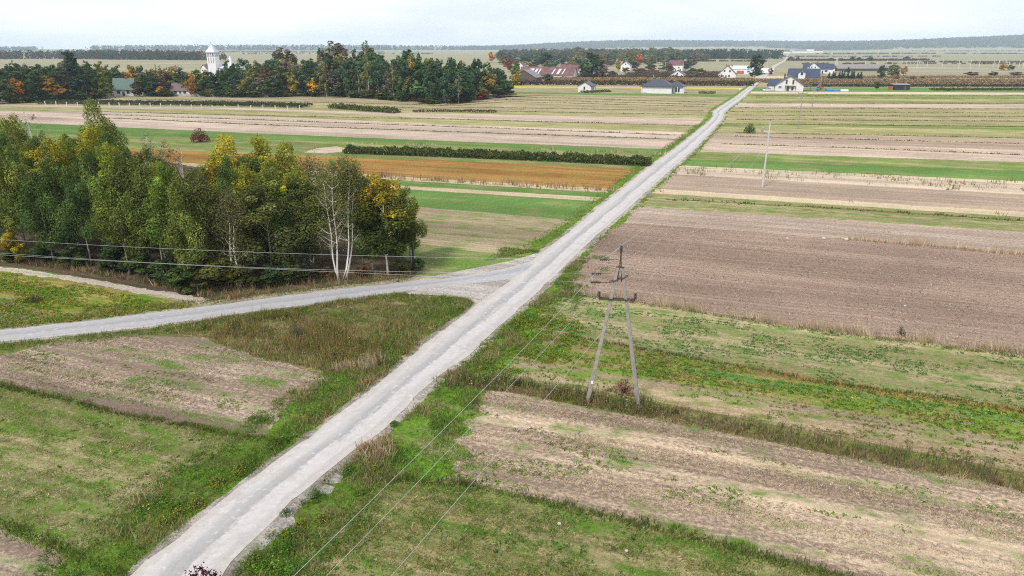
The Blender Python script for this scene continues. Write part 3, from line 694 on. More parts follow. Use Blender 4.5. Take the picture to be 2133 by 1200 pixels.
VF = np.vstack([verge_pts(RA, 1, 2.6, 8, 220), verge_pts(RBB, -1, 1.4, 5, 220)]); VF = VF[VF[:, 1] > 70]
blades('verge_grass', VF, (.08, .25), .09, 3, 1.2, G1 + G2, 'green grass beside the main road beyond the junction', 'grass')
VD = np.vstack([VL, VR]); VD = VD[rng.random(len(VD)) < nmask(.4, .4, .56, .7, 17)(VD) * .5]
blades('dry_grass', VD, (.25, .6), .03, 5, .9, DRY, 'dry brown grass tufts in the road verges', 'grass')
LW = np.vstack([VL, VR]); LW = LW[rng.random(len(LW)) < nmask(.5, .5, .48, .64, 21)(LW) * .2]
leafy('verge_weeds', LW, (.15, .42), (.12, .6), 18, .09, [(.11, .22, .03), (.17, .24, .03), (.07, .15, .03)], 'broad leaved green weeds among the verge grass', 'weeds')
# rough triangle between the two roads
TRI = [(330, 690), (467, 660), (600, 643), (800, 612), (930, 606), (985, 645), (930, 690), (860, 745), (790, 810), (640, 915), (560, 905), (660, 850), (760, 800), (640, 765), (540, 745), (430, 705)]
P1 = sample(TRI, 70, mask=nmask(.35, .35, .25, .5, 8))
blades('rough_grass', P1, (.08, .30), .04, 4, .9, G1[:2] + G2 + [(.27, .22, .09), (.34, .27, .14), (.24, .22, .08)], 'rough green and tan grass in the triangle between the roads', 'grass')
P2 = sample(TRI, 16, mask=nmask(.3, .3, .42, .6, 9))
blades('dry_grass', P2, (.3, .7), .035, 5, .9, DRY + [(.33, .2, .08)], 'dry tan grass in the triangle between the roads', 'grass')
TALL = [(440, 700), (480, 672), (620, 655), (700, 690), (790, 730), (800, 765), (740, 770), (650, 745), (560, 712)]
P3 = sample(TALL, 20, mask=nmask(.3, .3, .36, .56, 10))
blades('tall_weeds', P3, (.5, 1.25), .05, 4, .25, [(.17, .18, .04), (.25, .20, .05), (.15, .12, .055), (.28, .20, .06)], 'tall brownish green weeds in the triangle between the roads', 'weeds', .1)
leafy('tall_weeds', P3[::2], (.1, .3), (.5, 1.2), 16, .07, [(.17, .22, .04), (.28, .24, .05), (.15, .13, .06), (.34, .29, .16)], 'leafy tops of the tall weeds between the roads', 'weeds')
P4 = along(atv([(765, 775), (790, 755), (700, 770)]), .7, 30)
blades('tall_dry_grass', P4, (.6, 1.2), .04, 6, .5, PALEDRY, 'pale dry grass clumps at the tip of the weed patch', 'grass')
SVL = along(SB - SN * 1.1, 1.6, 26); SVL = offroad(SVL)
blades('verge_grass', SVL, (.15, .4), .045, 4, .8, G1 + G2, 'green grass along the near edge of the side road', 'grass')
SVU = along(SA + SN * 1.2, 1.7, 22); SVU = offroad(SVU)
blades('verge_grass', SVU, (.15, .45), .045, 4, .8, G2 + DRY, 'mixed grass along the far edge of the side road', 'grass')
# meadows
ML = [(-30, 810), (250, 872), (560, 925), (440, 1060), (320, 1165), (230, 1195), (120, 1145), (0, 1098), (-30, 1090)]
PM = sample(ML, 75, mask=nmask(.7, 1.5, .44, .60, 12))
blades('meadow_grass', PM, (.04, .14), .035, 4, 1.4, G1[:2] + G2 + [(.30, .26, .12), (.36, .29, .16), (.26, .24, .09)], 'short green grass tufts in the mown left meadow', 'grass')
PMd = sample(ML, 45, mask=nmask(.3, .8, .3, .6, 13))
blades('mown_hay', PMd, (.02, .09), .05, 3, 5.0, DRY + PALEDRY[:2] + G2[1:2], 'pale mown hay lying on the left meadow', 'hay')
PMw = sample(ML, 3.2, mask=nmask(.6, .6, .5, .65, 14))
leafy('meadow_weeds', PMw, (.1, .3), (.05, .18), 14, .09, [(.09, .2, .03), (.16, .24, .03)], 'small leafy weeds dotted over the left meadow', 'weeds')
MR = [(560, 1135), (640, 1060), (720, 990), (960, 1008), (1450, 1118), (1780, 1205), (1800, 1230), (540, 1230), (480, 1190)]
PM = sample(MR, 90, mask=nmask(.7, 1.3, .42, .58, 15))
blades('meadow_grass', PM, (.05, .18), .035, 4, 1.1, G1 + G2, 'short green grass tufts in the meadow at the bottom of the picture', 'grass')
PMd = sample(MR, 45, mask=nmask(.3, .8, .35, .6, 16))
blades('mown_hay', PMd, (.02, .09), .05, 3, 5.0, DRY + G2, 'pale mown hay lying on the bottom meadow', 'hay')
PMw = sample(MR, 4.0, mask=nmask(.6, .6, .48, .64, 18))
leafy('meadow_weeds', PMw, (.1, .32), (.05, .2), 14, .09, [(.09, .2, .03), (.16, .26, .03), (.07, .16, .04)], 'small leafy weeds dotted over the bottom meadow', 'weeds')
# stubble: chopped straw
SR = [(860, 880), (960, 830), (1060, 825), (1330, 873), (2150, 1026), (2150, 1215), (1790, 1200), (1450, 1108), (960, 998), (880, 960)]
PS = sample(SR, 190, mask=nmask(.05, .75, .40, .60, 19))
blades('straw', PS, (.03, .13), .03, 2, 2.5, PALEDRY + [(.40, .30, .22), (.2, .15, .12), (.3, .23, .17)], 'chopped pale straw lying on the right stubble field', 'straw')
SL = [(-20, 800), (0, 745), (110, 716), (230, 698), (430, 708), (560, 750), (700, 800), (640, 830), (690, 845), (620, 886), (545, 908), (250, 858)]
PS = sample(SL, 150, mask=nmask(.05, .75, .40, .60, 20))
blades('straw', PS, (.03, .13), .035, 2, 2.5, PALEDRY + [(.38, .29, .21), (.2, .15, .12), (.28, .21, .16)], 'chopped pale straw lying on the left stubble field', 'straw')
def gpatch(P):
    x, y = strip_xy(P); return np.clip((fbm(x * .07, y * 1.0, 22, 4) - .565) / .06, 0, 1) * np.clip((fbm(x * .5, y * .5, 23) - .35) / .2, 0, 1)
PG = np.vstack([sample(SR, 40, mask=gpatch), sample(SL, 40, mask=gpatch)])
leafy('volunteer_grass', PG[::2], (.08, .22), (.03, .12), 8, .08, G1 + [(.2, .26, .04)], 'green regrowth in rows across the stubble fields', 'grass')
PG = sample([(830, 905), (1000, 850), (1080, 880), (1350, 960), (1150, 1000), (960, 990), (840, 950)], 26, mask=nmask(.22, .8, .46, .56, 24))
leafy('volunteer_grass', PG[::2], (.08, .25), (.03, .14), 9, .08, G1, 'green weeds spreading into the stubble from the road', 'grass')
PE = sample(EDGE, 40, mask=nmask(.4, .6, .34, .52, 34))
blades('verge_grass', PE, (.1, .32), .04, 4, .9, G1 + G2, 'green grass spreading from the road into the end of the stubble field', 'grass')
# margins
PK = along(RLINES[1][RLINES[1][:, 0] > -13] + np.array([0, -.25]), .55, 60)
blades('margin_grass', PK, (.15, .42), .04, 4, .7, [(.07, .13, .022), (.10, .15, .03), (.2, .17, .07)], 'green grass ridge between the bottom meadow and the stubble', 'grass')
PK = along(line_world([(600, 925), (530, 915), (250, 862), (0, 802)], 0, 8, seed=41), .5, 60)
blades('margin_grass', PK, (.15, .40), .04, 4, .7, [(.07, .12, .022), (.10, .13, .025), (.18, .14, .05)], 'dark grass ridge between the left meadow and the stubble', 'grass')
PK = along(line_world([(300, 1225), (230, 1195), (120, 1145), (0, 1098)], 0, 8, seed=42), .7, 50)
blades('margin_grass', PK, (.15, .35), .04, 4, .7, [(.07, .13, .022), (.15, .17, .03)], 'grass ridge across the bottom left corner', 'grass')
WM = (RLINES[2] + RLINES[3]) / 2; WMn = WM[WM[:, 0] > -4.5]
PK = along(WMn, 1.3, 16)
PKf = PK[PK[:, 0] > 10]; PK = PK[PK[:, 0] <= 10]
blades('field_margin_weeds', PKf, (.3, .8), .05, 5, .4, [(.13, .16, .05), (.16, .17, .05), (.25, .18, .10), (.19, .14, .08), (.30, .23, .13)], 'lower brown and green weeds along the right part of the field margin', 'weeds', .16)
leafy('field_margin_weeds', PKf[::4], (.12, .28), (.3, .7), 12, .075, [(.12, .18, .045), (.15, .19, .05), (.20, .16, .07)], 'leafy green weeds along the right part of the field margin', 'weeds')
blades('field_margin_weeds', PK, (.45, 1.15), .055, 5, .3, [(.11, .15, .04), (.15, .17, .045), (.22, .16, .07), (.14, .11, .06)], 'tall weeds in the margin under the wooden looking pylon', 'weeds', .14)
leafy('field_margin_weeds', PK[::2], (.15, .38), (.35, 1.0), 22, .08, [(.12, .19, .04), (.17, .21, .05), (.09, .13, .035), (.24, .2, .08)], 'leafy weed tops along the margin under the pylon', 'weeds')
PKn = PK[(PK[:, 0] > -3) & (PK[:, 0] < 10)]
leafy('seed_heads', PKn[::3] , (.06, .18), (.7, 1.2), 12, .055, [(.55, .50, .36), (.45, .42, .26), (.6, .56, .45)], 'cream seed heads of the goldenrod under the pylon', 'weeds')
PK = along(WMn + np.array([0, -.9]), .5, 40)
blades('dry_grass', PK, (.25, .7), .04, 4, .9, [(.26, .17, .10), (.33, .24, .14), (.14, .14, .04)], 'brown dry grass at the foot of the margin weeds', 'grass')
PG7 = RLINES[7][RLINES[7][:, 0] > 6]
PK = along(PG7 + np.array([0, .4]), .7, 44)
PK = PK[rng.random(len(PK)) < np.clip((fbm(PK[:, 0] * .4, PK[:, 1] * 0, 25) - .24) / .3, 0, 1)]
blades('tall_dry_grass', PK, (.5, 1.15), .035, 5, .35, PALEDRY, 'pale tall dry grass along the edge of the ploughed field', 'grass', .12, (-.25, .05))
PK = along(PG7 + np.array([0, -.35]), .6, 26)
blades('margin_grass', PK, (.12, .34), .045, 4, .8, [(.12, .15, .04), (.19, .19, .06), (.28, .23, .10)], 'olive grass below the pale grass of the ploughed field edge', 'grass')
PK = along(line_world([(1740, 497), (1900, 510), (2133, 532)], 0, 6, seed=50), .6, 20)
blades('tall_dry_grass', PK, (.4, .9), .05, 5, .4, PALEDRY + [(.45, .3, .15)], 'straw coloured grass line crossing the ploughed field', 'grass')
PK = along(line_world([(1180, 698), (1450, 748), (1700, 795), (2133, 855)], 0, 6, seed=51), .45, 40)
blades('margin_grass', PK, (.15, .4), .045, 4, .7, [(.07, .11, .022), (.10, .13, .03), (.2, .17, .08)], 'thin dark grass line between the tufted field and the green crop', 'grass')
# crops on the strips at right
def band_poly(i): return np.vstack([RLINES[i], RLINES[i + 1][::-1]])
PK = offroad(rows(sample(band_poly(6), 17, True, nmask(.4, .8, .44, .60, 26)), .5, .09))
leafy('field_tufts', PK, (.08, .24), (.04, .14), 7, .09, [(.09, .19, .05), (.12, .22, .045), (.08, .16, .04)], 'blue green crop tufts scattered over the tan field', 'crop')
PK = offroad(rows(sample(band_poly(5), 20, True, nmask(.2, .7, .42, .58, 27)), .6, .15))
leafy('crop_leaves', PK, (.1, .25), (.08, .25), 8, .10, [(.12, .24, .03), (.18, .25, .03), (.09, .2, .03), (.24, .2, .035)], 'yellowing green crop rows beyond the pylon', 'crop')
PK = sample(band_poly(3), 14, True, nmask(.3, .8, .46, .60, 28))
leafy('crop_leaves', PK, (.08, .22), (.06, .2), 7, .09, [(.12, .2, .035), (.16, .2, .04), (.2, .17, .05)], 'patchy green weeds on the strip behind the margin', 'crop')
PK = sample([(965, 770), (990, 720), (1080, 660), (1160, 640), (1230, 690), (1150, 760), (1060, 785)], 26, mask=nmask(.4, .6, .36, .55, 29))
leafy('crop_leaves', PK, (.12, .3), (.1, .4), 10, .11, [(.10, .24, .03), (.15, .26, .03), (.28, .22, .03)], 'lush green and yellow crop leaves beside the road', 'crop')
CF = [(-20, 575), (0, 566), (200, 604), (400, 640), (330, 650), (200, 670), (0, 690), (-20, 692)]
PK = rows(sample(CF, 24, mask=nmask(.2, .6, .34, .54, 30)), .5, .1)
leafy('crop_leaves', PK, (.1, .28), (.1, .35), 8, .11, [(.13, .26, .025), (.20, .27, .03), (.10, .22, .03), (.32, .24, .03)], 'yellow green crop leaves in the field beside the copse', 'crop')
PK = sample([(0, 545), (160, 566), (300, 592), (430, 620), (560, 602), (700, 588), (860, 572), (860, 562), (560, 590), (420, 606), (150, 555), (0, 535)], 12)
blades('edge_grass', PK, (.3, .9), .05, 4, .6, DRY + [(.15, .11, .05), (.1, .11, .03)], 'brown dry undergrowth along the front edge of the copse', 'grass')
for px, wd, dn in (([(1350, 442), (1700, 470), (2133, 508)], 1.3, 14), ([(1330, 455), (1560, 475), (1700, 485)], 1.0, 7), ([(1345, 470), (1420, 478), (1500, 490)], 2.5, 3), ([(1700, 660), (1900, 695), (2133, 725)], 1.2, 6)):
    PK = along(line_world(px, 0, 10, seed=72), wd, dn); PK = PK[rng.random(len(PK)) < np.clip((fbm(PK[:, 0] * .25, PK[:, 1] * .6, 73) - .3) / .3, 0, 1)]
    blades('chalk_clods', PK, (.02, .08), .14, 2, 2.5, [(.5, .42, .34), (.42, .34, .28), (.56, .49, .41)], 'pale clods strewn in a line over the ploughed field', 'clods', .2)
PK = in_view(sample(band_poly(7), 9, True)); PK = PK[PK[:, 1] < 95]
blades('soil_clods', PK, (.02, .09), .11, 2, 1.8, [(.36, .27, .21), (.17, .125, .095), (.25, .185, .14), (.46, .38, .31)], 'loose clods over the ploughed field', 'clods', .2)
PK = offroad(rows(sample(band_poly(4), 8, True, nmask(.2, .5, .46, .6, 33)), .6))
leafy('crop_leaves', PK, (.08, .22), (.05, .18), 8, .09, [(.12, .2, .04), (.15, .2, .045), (.22, .17, .06)], 'thin green rows on the brown weedy strip', 'crop')
# sparse stalks on the pale sandy strip and far margins
PK = sample(band_poly(12), .55, True, nmask(.25, .3, .45, .62, 31))
blades('dry_stalks', PK, (.4, 1.1), .08, 5, .4, [(.2, .18, .08), (.26, .2, .11), (.17, .17, .06)], 'dry brown stalks left standing on the sandy strip', 'stalks', .25)
PK = sample(band_poly(10), .35, True, nmask(.12, .3, .55, .7, 32))
blades('dry_stalks', PK, (.5, 1.1), .10, 4, .4, [(.25, .15, .08), (.16, .14, .06)], 'scattered brown stalks on the straw strip', 'stalks', .25)
LL = [np.array(q) for q in LLINES]
PK = along((LL[5] + LL[6]) / 2, 2.2, 1.6); PK = PK[PK[:, 0] > -25]
blades('dry_stalks', PK, (.6, 1.5), .12, 5, .4, [(.33, .24, .14), (.28, .16, .10), (.42, .33, .2)], 'pale dry stalks in front of the rust coloured field', 'stalks', .3)
for key, q in BANDS.items():
    if key[:2] in ('dk', 'ld', 'rl'):
        PK = along(q, .7, 4.0)
        blades('margin_weeds', PK, (.12, .42), .22, 3, .7, [(.11, .10, .035), (.15, .12, .05), (.10, .11, .03), (.2, .15, .08)], 'low dark weeds on a field boundary far off', 'weeds', .3)
PK = along(line_world([(700, 298), (1000, 306), (1380, 322)], 0, 1, seed=60), .9, 2.0); PK = PK[rng.random(len(PK)) < (fbm(PK[:, 0] * .15, PK[:, 1] * 0, 61) > .48)]
blades('tall_dry_grass', PK, (.5, 1.0), .2, 4, .5, PALEDRY, 'pale grass clumps in the green strip behind the hedge', 'grass', .3)

# ------------------------------------------------------------ trees
def crown_mesh(name, seed, n, rad, z0, z1, nl, leaf, prof='round', lobe=.38, jit=.2, col=None, shell=.68, warm=.06):
    r = np.random.default_rng(seed)
    pf = {'round': lambda t: np.sqrt(np.clip(1 - (2 * t - .9) ** 2 / 1.25, .06, 1)), 'cone': lambda t: .12 + .95 * (1 - t) ** .9,
          'column': lambda t: .55 + .45 * np.sin(np.pi * np.clip(t * .9 + .1, 0, 1)) - .35 * t ** 3,
          'birch': lambda t: .35 + .6 * np.sin(np.pi * t ** .8), 'top': lambda t: .45 + .6 * np.sin(np.pi * np.clip(t, 0, 1) ** .7)}[prof]
    t = (np.arange(nl) + r.random(nl)) / nl; a = r.uniform(0, 2 * np.pi, nl) + np.arange(nl) * 2.4
    pr = pf(t) * rad; dist = pr * r.uniform(.35, .8, nl); lr = np.maximum(pr * lobe, rad * .2) * r.uniform(.75, 1.35, nl)
    LC = np.stack([np.cos(a) * dist, np.sin(a) * dist, z0 + (z1 - z0) * t], 1)
    w_ = lr ** 2; idx = r.choice(nl, n, p=w_ / w_.sum())
    d = r.normal(0, 1, (n, 3)); d /= np.linalg.norm(d, axis=1)[:, None]
    q = (shell + (1 - shell) * r.random(n)) * (1 + jit * r.normal(0, 1, n) * .5)
    rr = lr[idx] * q
    C = LC[idx] + d * rr[:, None] * np.array([1, 1, 1.15])
    nv = d * 1.3 + r.normal(0, .45, (n, 3)) + np.array([0, 0, .45])
    nv /= np.linalg.norm(nv, axis=1)[:, None]
    tt = np.cross(nv, r.normal(0, 1, (n, 3))); tt /= np.linalg.norm(tt, axis=1)[:, None]; bb = np.cross(nv, tt); s = (leaf * r.uniform(.6, 1.4, n))[:, None] * .5
    V = np.stack([C - tt * s, C + bb * s * .8, C + tt * s, C - bb * s * .8], 1).reshape(-1, 3)
    lobe_c = r.lognormal(0, .22, (nl, 1)) * (1 + r.normal(0, warm, (nl, 1)) * np.array([[1.2, .3, -.6]]))
    c = np.ones((n, 3)) * lobe_c[idx] * r.lognormal(0, .22, (n, 1)) * r.lognormal(0, .08, (n, 3))
    if col is not None:                                            # colour by height for two-toned trees
        tz = np.clip((C[:, 2] - z0) / (z1 - z0) + r.normal(0, .10, n) + (lobe_c[idx, 0] - 1) * .08, 0, 1)
        c *= col(tz, r)
    me = mesh_np(name, V, np.arange(4 * n).reshape(-1, 4), np.repeat(np.clip(c, 0, 3), 4, 0)); me.materials.append(M_LEAF)
    return me, LC
def trunk_mesh(name, seed, LC, mat, rbase=.014, ztop=.86, nlimb=9, lean=.03, n=6, zlow=.2):
    r = random.Random(seed); m = MB()
    px, py = r.uniform(-lean, lean), r.uniform(-lean, lean)
    spine = []
    for k in range(7):
        t = k / 6; spine.append((px * t * t + .006 * math.sin(t * 7 + seed), py * t * t + .006 * math.cos(t * 6 + seed), -.02 + (ztop + .02) * t))
    m.tube(spine, [rbase * (1.25 if k == 0 else 1) * (1 - .88 * k / 6) for k in range(7)], n)
    ids = sorted(range(len(LC)), key=lambda i: LC[i][2])
    ids = ids[::max(1, len(ids) // nlimb)][:nlimb]
    for i in ids:
        c = LC[i]; zs = max(zlow, c[2] * .80 - .04); f = (zs + .02) / (ztop + .02)
        if f > .92: continue
        k = min(5, int(f * 6)); a = f * 6 - k
        s = [spine[k][j] * (1 - a) + spine[k + 1][j] * a for j in range(3)]
        mid = [s[0] * .45 + c[0] * .55, s[1] * .45 + c[1] * .55, s[2] * .55 + c[2] * .45]
        m.tube([s, mid, list(c)], [rbase * (1 - .85 * f) * .6, rbase * (1 - .85 * f) * .4, rbase * .06], 4, False)
    me = bpy.data.meshes.new(name); me.from_pydata(m.v, [], m.f); me.update()
    for p_ in me.polygons: p_.use_smooth = True
    me.materials.append(mat); return me
PROTO = {}; TREE_GAIN = 1.5
def proto(key, mat, count, **k):
    PROTO[key] = []
    tk = {q: k.pop(q) for q in ('rbase', 'ztop', 'nlimb', 'lean', 'zlow') if q in k}
    for i in range(count):
        cm, LC = crown_mesh('crown_%s' % key, 100 * len(PROTO) + i * 7, **k); PROTO[key].append((trunk_mesh('trunk_%s' % key, i + 3, LC, mat, **tk), cm))
def tree(name, key, x, y, h, wd, col, label, cat, group=None, which=None, rz=None):
    """wd = crown width in metres"""
    tm, cm = PROTO[key][which if which is not None else rnd.randrange(len(PROTO[key]))]
    o = thing(name, label, cat, (x, y, 0), rnd.uniform(0, 6.28) if rz is None else rz, group)
    s = wd / (2 * .20)
    t = link('trunk', tm, o); c = link('crown', cm, o)
    for q in (t, c): q.scale = (s, s, h)
    t.scale = (min(s, h * 1.1), min(s, h * 1.1), h)
    gn = TREE_GAIN * (1.22 if key[:3] == 'far' and max(col) < .14 else 1.0)
    c.color = (*(min(.9, q * gn) for q in col), 1); return o
# all prototypes are one unit tall with crown radius .20
proto('near_round', M_ASPEN, 4, n=13000, rad=.20, z0=.20, z1=.95, nl=36, leaf=.0145, prof='top', rbase=.010, nlimb=14)
proto('near_column', M_ASPEN, 4, n=12000, rad=.20, z0=.30, z1=.97, nl=38, leaf=.0138, prof='column', rbase=.010, nlimb=14)
proto('near_birch', M_BIRCH, 4, n=4200, rad=.20, z0=.38, z1=.96, nl=30, leaf=.0135, prof='birch', lobe=.42, jit=.5, shell=.2, rbase=.009, nlimb=22, ztop=.95)
proto('near_bare', M_BIRCH, 2, n=1900, rad=.20, z0=.40, z1=.97, nl=30, leaf=.0095, prof='birch', lobe=.42, jit=.6, shell=.1, rbase=.009, nlimb=26, ztop=.96)
proto('far_round', M_BARK, 6, n=1500, rad=.20, z0=.16, z1=.92, nl=20, leaf=.050, prof='round', rbase=.016, nlimb=6, lobe=.42)
proto('far_tall', M_BARK, 5, n=1500, rad=.20, z0=.14, z1=.93, nl=24, leaf=.044, prof='round', rbase=.013, nlimb=6, lobe=.40, jit=.3)
proto('far_birch', M_BIRCH, 3, n=650, rad=.20, z0=.30, z1=.96, nl=18, leaf=.040, prof='birch', rbase=.010, nlimb=8, jit=.5, shell=.3, ztop=.93)
proto('far_cone', M_BARK, 2, n=1500, rad=.20, z0=.08, z1=.97, nl=26, leaf=.045, prof='cone', rbase=.014, nlimb=4, lobe=.5)
proto('far_sparse', M_ASPEN, 3, n=800, rad=.20, z0=.25, z1=.95, nl=20, leaf=.040, prof='top', rbase=.014, nlimb=12, jit=.5, shell=.3)
proto('bush', M_BARK, 4, n=1300, rad=.20, z0=.14, z1=.82, nl=28, shell=.35, leaf=.060, prof='round', rbase=.012, nlimb=6, ztop=.6, zlow=.08)
proto('near_bush', M_BARK, 3, n=4200, rad=.20, z0=.10, z1=.86, nl=20, leaf=.030, prof='round', rbase=.010, nlimb=8, ztop=.6, zlow=.08)

DKG = (.036, .060, .022); MDG = (.052, .080, .022); OLV = (.090, .108, .024); YGR = (.18, .18, .022); YEL = (.36, .26, .025); ORG = (.27, .115, .018)
RST = (.11, .062, .03); GBR = (.105, .092, .066); RED = (.22, .030, .025); BGR = (.042, .074, .036); PGR = (.11, .125, .05); DRD = (.06, .036, .028)

# --- the copse beside the side road
SKY_C = [(-60, 225), (0, 228), (50, 226), (100, 245), (140, 240), (200, 212), (240, 232), (262, 285), (300, 275), (340, 290), (400, 300), (440, 292), (470, 288), (520, 290), (600, 296), (640, 322), (665, 350), (700, 330), (740, 335), (770, 352), (810, 358), (850, 362), (872, 420)]
su, sv_ = [q[0] for q in SKY_C], [q[1] for q in SKY_C]
FR_C = [(-60, 541), (0, 546), (100, 556), (200, 568), (300, 590), (400, 612), (500, 603), (560, 598), (620, 592), (700, 586), (800, 579), (865, 568)]
fu, fv = [q[0] for q in FR_C], [q[1] for q in FR_C]
def copse(u, back, key, wd, col, label, group=None, name='aspen_tree', top=None, which=None, dv=0, jit=True):
    col = tuple(min(.4, q * (1.25 if max(col) < .15 else 1.08)) for q in col)
    x, y = at(u, np.interp(u, fu, fv) + dv); 
    y2 = y + back; x2 = xat(u, y2)
    h = zat(np.interp(u, su, sv_) if top is None else top, y2)
    if back > 3.5: x2 = xat(u, y2, h * .75)
    tree(name, key, x2, y2, h, wd, col, label, 'tree', group, which)
# trees that stand out
copse(808, 0.6, 'near_round', 6.2, (1, 1, 1), 'green tree with a bright yellow top at the right end of the copse', top=356, which=0)
cmk, LCk = crown_mesh('crown_two_tone', 77, 15000, .20, .24, .94, 32, .0175, 'top',
                      col=lambda tz, r: np.where((tz > .70)[:, None], np.array([.52, .39, .045]), np.where((tz > .58)[:, None], np.array([.30, .28, .04]), np.array([.10, .135, .032]))))
tkk = trunk_mesh('trunk_two_tone', 5, LCk, M_BIRCH, .010, nlimb=14)
for o in COL.objects:
    if o.name.startswith('aspen_tree') and o.parent is None:
        for c_ in o.children: c_.data = tkk if c_.name.startswith('trunk') else cmk
copse(778, 1.5, 'near_round', 4.4, MDG, 'dark green tree with a whitish trunk just left of the yellow topped tree', top=395)
copse(850, 4.0, 'near_round', 3.6, (.10, .11, .022), 'olive green tree behind the right flank of the yellow topped tree', top=385)
copse(745, 5.0, 'near_column', 4.0, DKG, 'dark leafy tree filling the gap behind the white birches', top=352)
# clump of white birches built stem by stem
def stem_birch(label, u, v, tops, crown_w, col, seed):
    x, y = at(u, v); o = thing('birch_tree', label, 'tree', (x, y, 0)); m = MB(); LCs = []; r = random.Random(seed)
    for (tu, tv, back, lean) in tops:
        Y2 = y + back; tz = zat(tv, Y2); tx = xat(tu, Y2, tz) - x
        pts = []; b0 = r.uniform(-.25, .25)
        for k in range(9):
            t = k / 8; e = t ** .62
            pts.append((b0 * (1 - t) + tx * e + .10 * math.sin(t * 9 + seed + lean), back * t + .08 * math.cos(t * 7 + lean), -.1 + tz * t))
        m.tube(pts, [.105 * (1 - .85 * k / 8) for k in range(9)], 7)
        for k in range(3, 9):
            for q in range(3):
                a = r.uniform(0, 6.28); ln = r.uniform(.8, 1.7) * (1.25 - k * .09); p = pts[min(8, k)]
                e_ = (p[0] + math.cos(a) * ln, p[1] + math.sin(a) * ln, p[2] + ln * r.uniform(.5, 1.3))
                mid = tuple((p[j] + e_[j]) / 2 + (0, 0, -.12)[j] for j in range(3))
                m.tube([p, mid, e_], [.042, .026, .008], 4, False); LCs.append((e_, k / 8))
    m.build('trunk', M_BIRCH, o, True)
    rr = np.random.default_rng(seed); n_ = 6500
    c = np.array([q[0] for q in LCs]); wt = np.array([q[1] ** 1.6 for q in LCs]); idx = rr.choice(len(c), n_, p=wt / wt.sum())
    C = c[idx] + rr.normal(0, 1, (n_, 3)) * np.array([.42, .42, .55]) * crown_w - np.array([0, 0, 1]) * rr.exponential(.25, (n_, 1))
    V = quads(C, rr.normal(0, 1, (n_, 3)) + np.array([0, 0, .4]), .13 * rr.uniform(.6, 1.4, n_))
    cc = np.array(col) * rr.lognormal(0, .3, (n_, 1)) * rr.lognormal(0, .1, (n_, 3))
    me = mesh_np('crown', V, np.arange(4 * n_).reshape(-1, 4), np.repeat(cc, 4, 0)); link('crown', me, o, M_LEAF)
stem_birch('tall white birch with several bare stems fanning out from one base near the copse end', 710, 585, [(676, 385, 1.5, 0), (690, 362, .5, 1.4), (727, 352, .6, 2.2)], 1.0, (.18, .18, .06), 3)
stem_birch('slender white birch just right of the many stemmed birch', 724, 583, [(738, 362, .8, .6)], .9, (.17, .17, .055), 4)
stem_birch('small white birch with forked upper branches above the dark shrubs', 652, 560, [(632, 385, 5, 0), (655, 350, 5, 1.0)], .9, (.16, .15, .07), 5)
stem_birch('white stemmed birch rising through the dark olive foliage at the copse middle', 497, 600, [(480, 440, 1.0, .4), (470, 415, 1.5, 1.4)], .9, (.15, .14, .055), 6)
copse(570, 2.5, 'near_round', 7.0, (.070, .078, .024), 'wide dark olive tree in front of the yellow green trees', top=378)
copse(620, 4.5, 'near_round', 5.5, (.060, .072, .022), 'dark olive tree left of the forked small birch', top=370)
copse(442, 2.5, 'near_round', 4.6, (.075, .080, .022), 'dark green tree left of the middle birch', top=345)
copse(380, 2.0, 'near_column', 4.6, (.075, .11, .02), 'bright green leafed aspen with white trunk near the left centre', top=335)
copse(270, 1.5, 'near_column', 4.6, (.10, .125, .022), 'light green aspen with a thin pale trunk showing full height', top=308)
copse(320, 3.0, 'near_column', 3.8, (.085, .11, .022), 'pale trunked aspen right of the light green one', top=330)
copse(540, 14, 'near_column', 5.6, (.20, .20, .025), 'tall yellow green tree with pointed top in the copse middle', top=282)
copse(478, 13, 'near_column', 6.2, (.26, .225, .028), 'yellowest tall tree at the middle of the copse', top=278)
copse(600, 13, 'near_column', 5.0, (.16, .17, .025), 'green and yellow tree at the right of the tall yellow pair', top=292)
copse(205, 22, 'near_column', 5.6, (.10, .125, .030), 'tallest green tree rising above the left of the copse', top=207)
copse(-12, 20, 'near_column', 5.2, (.10, .12, .03), 'tall green tree at the extreme left of the copse', top=229)
copse(30, 18, 'near_column', 5.2, (.12, .13, .03), 'olive green tree beside the extreme left one', top=236)
copse(90, 5, 'near_round', 5.0, (.20, .175, .025), 'yellow leaved tree at the left of the copse', top=300)
copse(225, 6, 'near_column', 3.8, (.20, .175, .025), 'yellow streaked tree left of the light green aspen', top=318)
copse(40, 0, 'near_bush', 2.2, (.26, .20, .025), 'small bright yellow sapling low at the left end of the copse', top=460, name='sapling')
copse(70, 25, 'near_bare', 5.0, GBR, 'half bare pale stemmed tree above the left end of the copse', top=226, name='birch_tree')
copse(310, 18, 'near_bare', 4.0, GBR, 'half bare brownish birch left of the red bush', top=268, name='birch_tree')
copse(375, 20, 'near_bare', 5.5, (.15, .10, .06), 'reddish brown thin crowned birch below the red bush', top=300, name='birch_tree')
copse(345, 24, 'near_birch', 4.5, (.13, .10, .05), 'thin brown birch behind the other bare birches', top=292, name='birch_tree')
copse(675, 8, 'near_birch', 4.8, (.10, .105, .035), 'grey green birch behind the white birch clump', top=332, name='birch_tree')
copse(705, 9, 'near_column', 4.6, (.085, .105, .03), 'leafy green tree with pointed tops behind the birch clump', top=326)
r2 = random.Random(5)
